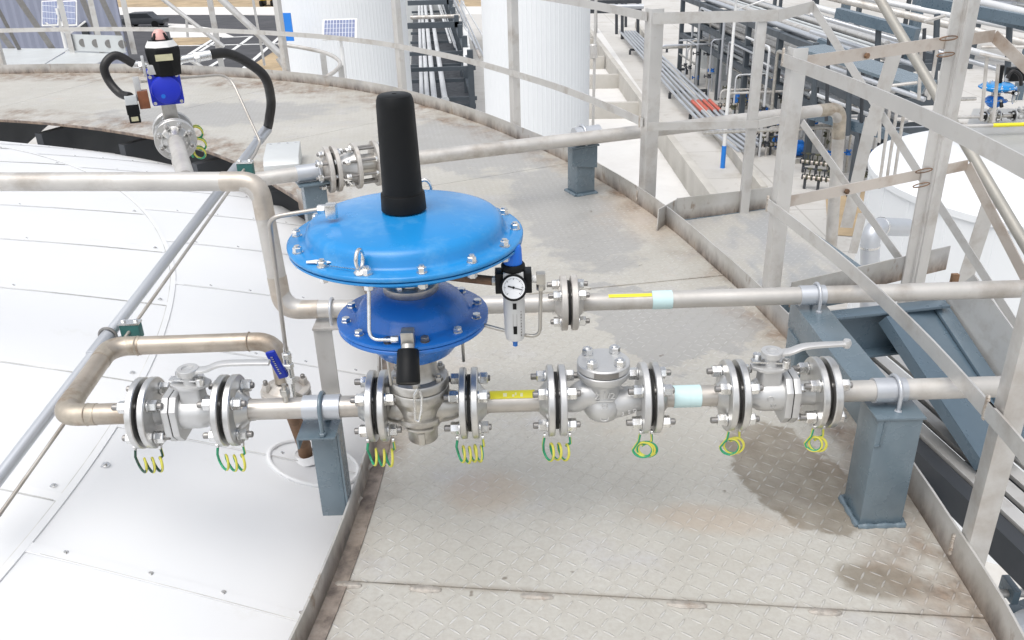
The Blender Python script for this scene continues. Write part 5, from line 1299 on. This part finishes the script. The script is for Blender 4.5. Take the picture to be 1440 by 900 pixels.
# yellow machine, parked vehicles far away
ym = thing('yellow_machine', 'small yellow machine parked on the pale road far away', 'machine', at(378, 9, G))
p = at(378, 8, G); p.z = G
MB().box(p+Z*1.1, (1.5, 2.2, .8)).build('body', M['yellow'], ym, bevel=.1); MB().box(p+Z*1.9+X*.2, (.8, 1.1, .9)).build('cab', M['glassdark'], ym, bevel=.08)
for sx in (-1, 1): MB().box(p+Vector((sx*.65, 0, .35)), (.4, 2.4, .7)).build('track', M['black'], ym, bevel=.2)
def car(u, v, label, m):
    p = at(u, v, G); p.z = G; t = thing('parked_car', label, 'car', p)
    s = MB(); s.prism([(-2.1, .35), (2.1, .35), (2.15, .75), (1.2, .9), (.7, 1.4), (-1.1, 1.4), (-1.7, .95), (-2.15, .85)], p-Y*.85, X, Z, Y*1.7); s.build('body', M[m], t, bevel=.08)
    MB().prism([(-1.5, .95), (1.1, .95), (.68, 1.34), (-1.05, 1.34)], p-Y*.87, X, Z, Y*1.74).build('window', M['glassdark'], t)
    for x in (-1.3, 1.3):
        for y in (-.85, .85): MB().cyl(p+Vector((x, y-.1, .33)), p+Vector((x, y+.1, .33)), .33, n=16).build('wheel', M['black'], t)
car(205, 38, 'dark car parked at the edge of the asphalt beside the grey blue building', 'dark')
car(225, -2, 'blue car far off on the dry soil', 'signblue')

# ---- pipe rack between the white tanks
rk = thing('pipe_rack', 'dark steel pipe rack running away between both white tanks', 'pipe rack', (-3.6, 34, G))
y0 = 30.; xl, xr = at(574, 120, y=y0).x, at(668, 120, y=y0).x; zlv = [at(620, 128, y=y0).z, at(620, 97, y=y0).z]
SL = -.088
for i in range(12):
    y = y0+3.6*i; sx = SL*(y-y0)
    for x in ((xl, xr-.12) if i == 0 else (xr-.12,)): MB().box((x+sx, y, (G+zlv[1]+.6)/2), (.20, .20, zlv[1]+.6-G)).build('column', M['darkblue'], rk)
    for z in ((zlv[0]-.28, zlv[1]) if i < 2 else (zlv[0]-.28,)): MB().box(((xl+xr)/2+sx, y+.01, z), (xr-xl+.1, .12, .13)).build('beam', M['darkblue'], rk)
    if i in (3, 6, 9): MB().box(((xl+xr)/2+sx, y, zlv[1]+.2), (xr-xl+.3, .2, .25)).build('beam', M['darkblue'], rk); MB().cyl((xl+sx, y+1, zlv[1]+.45), (xr+sx, y+1, zlv[1]+.45), .09, n=10).build('cross_pipe', M['pipe_white'], rk)
    if i < 2: MB().box(((xl+xr)/2+sx, y, at(620, 150+i*14, y=y).z), (xr-xl, .14, .14)).build('beam', M['darkblue'], rk)
for x in (xr-.12,):
    for z in (zlv[0]-.28, zlv[1]): MB().bar((x, y0, z), (x+SL*42, y0+42, z), .12, .16).build('girder', M['darkblue'], rk)
M['palepaint'] = paint('pale_pipe_paint', (.62, .63, .64), .45, .1, .06, 1., None)
rp = []
for k, (u, r) in enumerate(((592, .075), (600, .085), (610, .10), (625, .10))):
    p0 = at(u, 126, y=y0-1.2); p0.z = zlv[0]-.18+r
    t = thing('rack_pipe', 'pale pipe on the rack between the white tanks, %s' % ['thinnest at the left', 'second from left', 'third from left', 'rightmost of the four'][k], 'pipe', p0, 'pipes on the far rack')
    p1 = p0+Vector((SL*44, 44, 0)); MB().cyl(p0, p1, r, n=16).build('pipe', M['palepaint'], t); MB().cyl(p0-Y*.06, p0, r*1.4, n=20, bev=.01).build('end_flange', M['palepaint'], t)
sp_ = random.Random(5)
for k in range(12):
    x = xl+1.0+k*.15; z = zlv[0]+.10+.5*sp_.random(); r = .025+.04*sp_.random()
    t = thing('rack_pipe', 'small pipe on the upper level of the rack between the white tanks', 'pipe', (x, y0+8, z), 'small pipes on the upper rack level')
    MB().cyl((x, y0+5+5*sp_.random(), z), (x+SL*38, y0+44, z), r, n=10).build('pipe', M[sp_.choice(['palepaint', 'galv', 'castdark', 'rail_rust', 'palepaint'])], t)
ctv = thing('cable_tray', 'white cable tray sloping down at the right of the far pipe rack', 'cable tray', (xr-.8, y0+6, zlv[1]))
MB().bar(at(656, 76, y=y0+4), at(650, 2, y=y0+40), .30, .12).build('tray', M['white'], ctv); MB().bar(at(657, 94, y=y0+1), at(656, 64, y=y0+4), .26, .1).build('drop', M['white'], ctv)
MB().sheet([(xl, y0-.5, zlv[0]-.75), (xr, y0-.5, zlv[0]-.75), (xr+SL*44, y0+44, zlv[0]-.75), (xl+SL*44, y0+44, zlv[0]-.75)], .05).build('shade_sheet', M['dark'], rk)  # solid dark sheet added to stand for the shadow beneath the rack pipes
bw = thing('plain_building', 'grey white building wall behind the far pipe rack', 'building', (-8, 80, G))
MB().box((at(545, 20, y=62).x, 66, -3), (9, 8, 10)).build('wall', M['sheet'], bw)

# ---- concrete basin walls
def cwall(uv0, uv1, h, t, label):
    a, b_ = at(*uv0, G+h), at(*uv1, G+h); a.z = b_.z = G+h/2
    s = MB(); s.bar(a, b_, t, h); return tag(s.build('concrete_wall', M['concrete'], bevel=.02), label, 'wall', 'walls of the basins')
cwall((812, 18), (1012, 282), 1.0, .30, 'long concrete basin wall running away right of the right white tank')
cwall((780, 106), (872, 104), .8, .3, 'concrete cross wall in the basins, middle one')
cwall((780, 145), (903, 143), .8, .3, 'concrete cross wall in the basins, nearest one')
cwall((790, 80), (850, 79), .8, .3, 'concrete cross wall in the basins, second farthest')
cwall((800, 55), (838, 54), .8, .3, 'concrete cross wall in the basins, farthest one')
cwall((895, 30), (1075, 262), .5, .25, 'low concrete kerb parallel to the long basin wall')
s = MB(); s.sheet([at(u, v, G+.01) for u, v in ((800, 40), (842, 40), (1020, 300), (760, 300))]); tag(s.build('basin_floor', M['liner'], smooth=0), 'pale basin floor between the concrete walls', None, None, 'structure')
# dark frame behind the basins
df = thing('pipe_rack', 'dark steel frame with pale pipes at the far end of the basins', 'pipe rack', at(870, 50, G))
for u, v0_, v1_ in ((838, -8, 46), (867, 0, 48), (875, 0, 55), (880, -5, 38), (897, 5, 55)):
    p = at(u, v1_, G); q = at(u, v0_, y=p.y); MB().bar(p, q, .22, .22, X).build('column', M['dark'], df)
for v in (3, 16):
    a, b_ = at(829, v, y=62), at(902, v-1, y=62); MB().bar(a, b_, .2, .25).build('beam', M['dark'], df)
MB().cyl(at(829, 10, y=61), at(905, 9, y=61), .16, n=14).build('pipe', M['galv'], df)
# low pipe bundle beside the basins
for k in range(6):
    du = k*7.5
    a, b_, c_ = at(872+du*.55, 44, G+.5), at(955+du*1.05, 140-du*.05, G+.5), at(985+du*1.2, 172, G+.5)
    d = at(1040+du*.9, 214-du*.35, G+.5)
    t = thing('ground_pipe', 'thin pale pipe in the low bundle beside the basin kerb', 'pipe', b_, 'pipes in the low bundle')
    MB().tube(fillet([a, b_, c_, d], .8, 5), .085, 10).build('pipe', M['galv'], t)
    if 2 <= k: MB().cyl(b_.lerp(c_, .1), b_.lerp(c_, .55), .09, n=10).build('red_band', M['redband'] if 'redband' in M else M.setdefault('redband', paint('red_band', (.55, .12, .08), .5)), t)
for i, (u, v) in enumerate(((890, 70), (918, 100), (946, 130), (975, 160))):
    a, b_ = at(u-4, v, G+.33), at(u+48, v-3, G+.33); t = thing('pipe_sleeper', 'dark steel trestle under the low pipe bundle', 'pipe support', a, 'trestles under the low pipe bundle')
    MB().bar(a, b_, .16, .14).build('beam', M['dark'], t)
    for q in (a, b_): MB().box((q.x, q.y, G+.15), (.14, .14, .3)).build('leg', M['dark'], t)

# ---- big process rack to the right
def rack(bases, h, wvec, levels, label, m='darkblue', pipes=6, seed=1, step=None):
    B = [at(*q, G) for q in bases]; a, b_ = B[0], B[-1]; d = (b_-a); L = d.length; d.normalize(); nrm = Vector((-d.y, d.x, 0)); nrm = nrm if nrm.dot(Vector(wvec)) > 0 else -nrm; W = Vector(wvec).length
    t = thing('pipe_rack', label, 'pipe rack', a); n = int(L/(step or 5))+1; rnd = random.Random(seed)
    for i in range(n+1):
        p = a+d*(L*i/n)
        for o in (0, W):
            MB().box((p+nrm*o)+Z*(h/2), (.24, .24, h), Matrix.Rotation(math.atan2(d.y, d.x), 3, 'Z')).build('column', M[m], t)
        for z in levels: MB().bar(p+Z*z, p+nrm*W+Z*z, .14, .24).build('beam', M[m], t)
    for z in levels:
        for o in (0, W): MB().bar(a+nrm*o+Z*z, b_+nrm*o+Z*z, .22, .26).build('girder', M[m], t)
        for i in range(n*2):
            p = a+d*(L*(i+.5)/n/2)
            MB().bar(p+Z*(z-.02), p+nrm*W+Z*(z-.02), .08, .14).build('cross_member', M[m], t)
    for j, z in enumerate(levels):
        for k in range(pipes):
            o = W*(k+.7)/(pipes+.5); r = rnd.choice([.06, .08, .12, .16]); f0_, f1_ = rnd.uniform(0, .12), rnd.uniform(.85, 1)
            pp = thing('rack_pipe', 'pipe on the big process rack behind the railing posts', 'pipe', a+nrm*o+Z*z, 'pipes on the big process rack')
            MB().cyl(a+d*(L*f0_)+nrm*o+Z*(z+.13+r), a+d*(L*f1_)+nrm*o+Z*(z+.13+r), r, n=12).build('pipe', M[rnd.choice(['galv', 'galv', 'pipe_white', 'rail', 'sheet'])], pp)
    return t, a, d, nrm, L
tR, aR, dR, nR_, LR = rack([(955, 102), (1196, 278)], 4.6, (2.4, 2.0, 0), (2.3, 3.3, 4.45), 'long dark blue steel pipe rack running diagonally behind the railing posts', seed=3)
rack([(1040, 26), (1470, 120)], 6.6, (2, 3.5, 0), (3.6, 5.0, 6.4), 'tall dark steel pipe rack at the top right edge', seed=9, step=7)
# nearer blue grey columns with a service platform
cp = thing('service_platform', 'blue grey steel columns with beams and pale handrails behind the big railing post', 'platform', at(1262, 190, G))
for u, v, tp_ in ((1258, 205, -.3), (1172, 140, -.5), (1430, 140, .3)):
    p = at(u, v, G); MB().box((p.x, p.y, (G+tp_+1.5)/2), (.36, .36, tp_+1.5-G)).build('column', M['greyblue_dark'], cp)
yb = 24
for (u0, v0_), (u1, v1_) in (((1178, 18), (1290, 48)), ((1230, 104), (1295, 122)), ((1150, 60), (1300, 126)), ((1380, 20), (1450, 36)), ((1300, 2), (1450, 30)), ((1140, 160), (1290, 200))):
    MB().bar(at(u0, v0_, y=yb), at(u1, v1_, y=yb-2), .22, .26).build('beam', M['greyblue_dark'], cp)
MB().bar(at(1140, 66, y=20), at(1296, 118, y=17), .8, .06).build('deck', M['greyblue'], cp)
for (u0, v0_), (u1, v1_) in (((1296, 60), (1292, 140)), ((1318, 68), (1306, 140)), ((1240, 122), (1236, 200)), ((1262, 150), (1246, 260)), ((1252, 148), (1236, 265)), ((1272, 152), (1256, 260)), ((1388, 80), (1380, 170)), ((1404, 90), (1397, 172))):
    MB().cyl(at(u0, v0_, y=12), at(u1, v1_, y=12), .024, n=8).build('handrail_post', M['pipe_white'], cp)
for (u0, v0_), (u1, v1_) in (((1296, 60), (1345, 66)), ((1378, 76), (1450, 90)), ((1380, 66), (1450, 66)), ((1240, 122), (1290, 116)), ((1300, 30), (1330, 22))):
    MB().cyl(at(u0, v0_, y=12), at(u1, v1_, y=11.8), .022, n=8).build('handrail', M['pipe_white'], cp)
# white vertical heat exchangers in the rack
for k, (u, v) in enumerate(((990, 96), (1003, 104), (1016, 112), (1030, 120), (1043, 130))):
    p = at(u, v, G); t = thing('heat_exchanger', 'slim white upright vessel under the dark pipe rack', 'vessel', p, 'white upright vessels under the pipe rack')
    MB().lathe([(0, 0), (.25, 0), (.25, .15), (.3, .3), (.3, 2.6), (.22, 2.8), (0, 2.9)], p, Z, 20).build('shell', M['sheet'], t); MB().cyl(p+Z*2.85, p+Z*3.1, .09, n=10).build('nozzle', M['galv'], t)
# pumps with blue motors, and valve manifolds
def pump(u, v, label, rot=.3):
    p = at(u, v, G); t = thing('pump', label, 'pump', p, 'blue motor pumps'); d = Vector((math.cos(rot), math.sin(rot), 0)); nn = Vector((-d.y, d.x, 0))
    MB().bar(p-d*.7+Z*.1, p+d*.7+Z*.1, .6, .2).build('base', M['concrete'], t)
    s = MB(); s.cyl(p-d*.55+Z*.5, p+d*.15+Z*.5, .24, n=20, bev=.03)
    for k in range(8): s.cyl(p+d*(-.45+.07*k)+Z*.5, p+d*(-.43+.07*k)+Z*.5, .265, n=16)
    s.build('motor', M['blue2'], t); MB().box(p-d*.2+Z*.78, (.22, .2, .14)).build('terminal_box', M['blue2'], t)
    s = MB(); s.cyl(p+d*.35+Z*.48-nn*.1, p+d*.35+Z*.48+nn*.1, .28, n=20); s.cyl(p+d*.35+Z*.5, p+d*.35+Z*1.2, .09, n=12); s.cyl(p+d*.2+Z*.48, p+d*.75+Z*.48, .1, n=12); s.build('casing', M['cast'], t)
for k, (u, v) in enumerate(((1046, 152), (1082, 176), (1104, 214), (1128, 226), (1092, 130), (1068, 112))):
    pump(u, v, ['leftmost blue motor pump beside the white lamp pole', 'blue motor pump between the two slim railing posts', 'blue motor pump just left of the tall railing post', 'nearest blue motor pump half behind the tall railing post', 'small blue motor pump in the second row under the rack', 'farthest blue motor pump in the row under the rack'][k])
M['olive'] = paint('dark_olive_valve', (.10, .10, .06), .5, 0, .3, 6, None)
def manifold(uv0, uv1, n, label, zz=.45):
    a, b_ = at(*uv0, G+zz), at(*uv1, G+zz); t = thing('pipe_manifold', label, 'pipes', a); MB().cyl(a, b_, .07, n=10).build('header', M['rail_rust'], t)
    for k in range(n):
        p = a.lerp(b_, (k+.5)/n); s = MB(); s.lathe([(0, -.09), (.11, -.09), (.11, -.06), (.06, -.04), (.06, .04), (.11, .06), (.11, .09), (0, .09)], p, (b_-a), 10); s.cyl(p, p+Z*.32, .025, n=6); s.cyl(p+Z*.30, p+Z*.33, .11, n=10); s.build('hand_valve', M['olive' if k % 2 else 'dark'], t)
    for k in range(3): q = a.lerp(b_, .1+.4*k); MB().bar(q, Vector((q.x, q.y, G)), .08, .08, X).build('leg', M['dark'], t)
manifold((1008, 148), (1060, 146), 6, 'row of small dark valves right of the lamp pole, farthest row')
manifold((1064, 186), (1104, 184), 7, 'row of small dark valves beyond the diagonal pale pipe, left row')
manifold((1064, 204), (1104, 202), 7, 'row of small dark valves below the left row near the landing')
manifold((1126, 226), (1172, 232), 7, 'row of small dark valves behind the tall railing post')
manifold((1128, 248), (1176, 254), 7, 'nearest row of small dark valves behind the tall railing post')
for k, (u, v, vt) in enumerate(((1046, 142, 88), (1096, 152, 118), (1132, 182, 120), (1160, 205, 150), (1206, 230, 180), (1212, 262, 205))):
    p = at(u, v, G); h = at(u, vt, y=p.y).z-G; t = thing('valve_riser', 'upright riser pipe with dark valves and gauges under the rack', 'pipe', p, 'risers with dark valves under the rack')
    MB().cyl(p, p+Z*h, .06, n=10).build('pipe', M['castdark'], t)
    for j in range(4):
        q = p+Z*(h*(.3+.18*j)); s = MB(); s.lathe([(0, -.1), (.13, -.1), (.13, -.06), (.07, 0), (.13, .06), (.13, .1), (0, .1)], q, Z, 10); s.cyl(q, q+Vector((.22, -.1, .02)), .03, n=6); s.cyl(q+Vector((.2, -.1, -.06)), q+Vector((.24, -.12, .1)), .10, n=10); s.build('valve', M['olive' if (j+k) % 2 else 'dark'], t)
# dry soil patch and silver duct elbow near the twin tank
patch('dry_grass', [(1160, 268), (1250, 262), (1240, 335), (1165, 330)], .02, M['soil'], 'patch of dry tan soil beside the silver duct')
dc = thing('insulated_duct', 'shiny silver insulated pipe elbow beside the right hand white tank', 'pipe', at(1225, 420, y=8.2))
e0, e1_, e2_ = at(1222, 470, y=8.2), at(1224, 318, y=8.2), at(1275, 320, y=8.6)
MB().tube(fillet([e0, e1_, e2_], .16, 10), .095, 24).build('pipe', M['galv'], dc)
for q, dd in ((e1_+(e0-e1_).normalized()*.22, (e0-e1_)), (e1_+(e2_-e1_).normalized()*.2, e2_-e1_)):
    dd = dd.normalized(); MB().cyl(q-dd*.012, q+dd*.012, .099, n=24).build('band', M['bolt'], dc)

# ---- twin tank at the right with its own walkway and regulator
ZT = -2.15; TT = Vector((9.3, 13.2, 0)); RT = 3.25
tw = thing('storage_tank', 'second round white tank at the right with a regulator on its roof', 'tank', TT+Vector((0, 0, G)))
MB().lathe([(0, ZT+.15), (RT*.5, ZT+.02), (RT-.05, ZT-.28), (RT+.04, ZT-.32), (RT+.04, ZT-.42), (RT, ZT-.43), (RT, G)], TT, Z, 120).build('shell', M['clad'], tw, smooth=40)
s = MB()
for k in range(28):
    t = 2*math.pi*k/28; p = TT+Vector((RT*math.cos(t), RT*math.sin(t), 0)); s.bar(Vector((p.x, p.y, ZT-.45)), Vector((p.x, p.y, G)), .05, .02, (math.cos(t), math.sin(t), 0))
s.build('cladding_seam', M['clad'], tw)
s = MB(); s.cyl(TT+Vector((RT*math.cos(R(250)), RT*math.sin(R(250)), ZT-1.25)), TT+Vector(((RT+.2)*math.cos(R(250)), (RT+.2)*math.sin(R(250)), ZT-1.25)), .12, n=20, bev=.01); s.build('nozzle', M['rail'], tw)
pw = thing('tank_platform', 'grey checker plate platform with pale rails on the right hand tank', 'platform', (9.6, 13, ZT))
qs = [at(1352, 205, ZT), at(1365, 172, ZT), at(1480, 172, ZT), at(1520, 260, ZT), at(1440, 246, ZT)]
s = MB(); s.sheet([Vector((p.x, p.y, ZT+.25)) for p in qs], .06); s.build('deck_plate', M['sheetdark'] if 'sheetdark' in M else M.setdefault('sheetdark', paint('grey_plate', (.42, .42, .41), .5, .2, .1, 1.5)), pw, smooth=0)
pp1 = at(1345, 172, ZT+.5); pp2 = at(1470, 160, ZT+.5)
dl = rg.location.copy(); tgt = at(1392, 172, y=14.2)
rg2 = copy_tree(rg, tgt-dl, 'small far blue diaphragm regulator on the right hand tank beyond the railing')
fr2 = copy_tree(fr, tgt-dl, 'far filter regulator beside the distant blue diaphragm on the right hand tank')
bv2 = copy_tree(bvR, tgt-dl, 'far ball valve right of the distant blue diaphragm on the right hand tank')
cv2 = copy_tree(cv, tgt-dl, 'far check valve right of the distant blue diaphragm on the right hand tank')
ml = thing('pipe_spool', 'far pale pipe line carrying the distant blue regulator', 'pipe', tgt)
zz = tgt.z-.30+PZ
for x0, x1 in ((tgt.x-1.6, tgt.x-.14), (tgt.x+.14, tgt.x+.345), (tgt.x+.64, tgt.x+.82), (tgt.x+1.1, tgt.x+3)): MB().cyl((x0, tgt.y, zz), (x1, tgt.y, zz), .029, n=12).build('pipe', M['pipe_white'], ml)
MB().cyl((tgt.x-1.3, tgt.y-.62, zz), (tgt.x+3, tgt.y-.62, zz), .03, n=12).build('pipe', M['pipe_white'], ml)
MB().cyl((tgt.x-.3, tgt.y-.62, zz), (tgt.x+.6, tgt.y-.62, zz), .032, n=12).build('tape', M['yellowtape'], ml)
hz = thing('cable_hose', 'black hose arching behind the distant blue diaphragm', 'hose', at(1420, 100, y=14.6))
MB().tube(spline([at(1416, 110, y=14.6), at(1424, 100, y=14.6), at(1434, 106, y=14.6), at(1436, 120, y=14.6)], 8), .03, 10).build('hose', M['rubber'], hz)
bxk = thing('switch_box', 'black switch box beyond the distant blue diaphragm at the right edge', 'switch box', at(1428, 108, y=14.8))
MB().box(at(1428, 104, y=14.9), (.26, .2, .22)).build('box', M['black'], bxk, bevel=.02); MB().cyl(at(1415, 110, y=14.9), at(1450, 112, y=14.9), .06, n=10).build('pipe', M['galv'], bxk)

# ---- thin process pipes under and beside the big rack, and pale pipes on the platform at the top right
pr = random.Random(21)
for k in range(46):
    t_ = pr.uniform(.02, .98); o = pr.uniform(-1.5, 3.6); p = aR+dR*(LR*t_)+nR_*o; h = pr.choice([1.2, 1.8, 2.6, 3.3, 4.4]); L_ = pr.uniform(1.2, 5.5); r = pr.choice([.035, .05, .05, .07])
    d1 = pr.choice([dR, -dR, nR_, -nR_]); q = Vector((p.x, p.y, G))
    t = thing('process_pipe', 'thin bent process pipe rising beside the big rack', 'pipe', q, 'thin process pipes round the big rack')
    pts = [q, q+Z*h, q+Z*h+d1*L_]
    if pr.random() < .5: pts.append(pts[-1]-Z*pr.uniform(.5, h))
    MB().tube(fillet(pts, .22, 4), r, 8).build('pipe', M[pr.choice(['palepaint', 'galv', 'pipe_white', 'castdark'])], t)
    if pr.random() < .6:
        c = q+Z*(h*.45); s = MB(); s.lathe([(0, -.1), (.11, -.1), (.11, -.06), (.06, 0), (.11, .06), (.11, .1), (0, .1)], c, Z, 8); s.cyl(c, c-nR_*.25, .03, n=6); s.cyl(c-nR_*.24, c-nR_*.27, .1, n=8); s.build('valve', M[pr.choice(['olive', 'dark', 'blue2', 'dark'])], t)
for k, ((u0, v0_), (u1, v1_), y, r) in enumerate((((1140, 8), (1440, 92), 27, .09), ((1140, 20), (1440, 108), 27, .07), ((1160, -6), (1450, 62), 30, .12), ((1190, -8), (1450, 44), 33, .10), ((1140, 44), (1300, 96), 25, .06), ((1300, 4), (1450, 40), 34, .14), ((1350, -4), (1450, 20), 36, .16), ((1150, 88), (1300, 140), 24, .06), ((1150, 100), (1290, 150), 24, .05), ((1140, 130), (1240, 168), 26, .05))):
    t = thing('rack_pipe', 'pale pipe sloping across the top right corner behind the railing', 'pipe', at(u0, v0_, y=y), 'pale pipes across the top right corner')
    MB().cyl(at(u0, v0_, y=y), at(u1, v1_, y=y-3), r, n=10).build('pipe', M[['palepaint', 'galv', 'pipe_white'][k % 3]], t)
for k, (u, v0_, v1_) in enumerate(((1148, 60, 150), (1166, 40, 170), (1196, 70, 190), (1214, 80, 210), (1236, 30, 120), (1300, 40, 140), (1318, 20, 120), (1346, 60, 150), (1420, 30, 120))):
    t = thing('process_pipe', 'upright dark post among the pale pipes at the top right', 'post', at(u, v1_, y=23), 'upright posts at the top right')
    MB().cyl(at(u, v0_, y=23), at(u-4, v1_, y=23), .05 if k % 2 else .08, n=8).build('pipe', M['dark' if k % 2 else 'darkblue'], t)

rd = thing('thin_rod', 'thin upright steel rod just right of the white tank beyond the walkway edge', 'rod', at(833, 190, y=7.2)-Z*.6)
MB().cyl(at(833, 215, y=7.2), at(839, -40, y=7.2), .012, n=8).build('rod', M['rail'], rd)
MB().cyl(at(834, 62, y=7.2), at(835, 82, y=7.2), .03, n=10, bev=.006).build('coupling', M['rail'], rd)
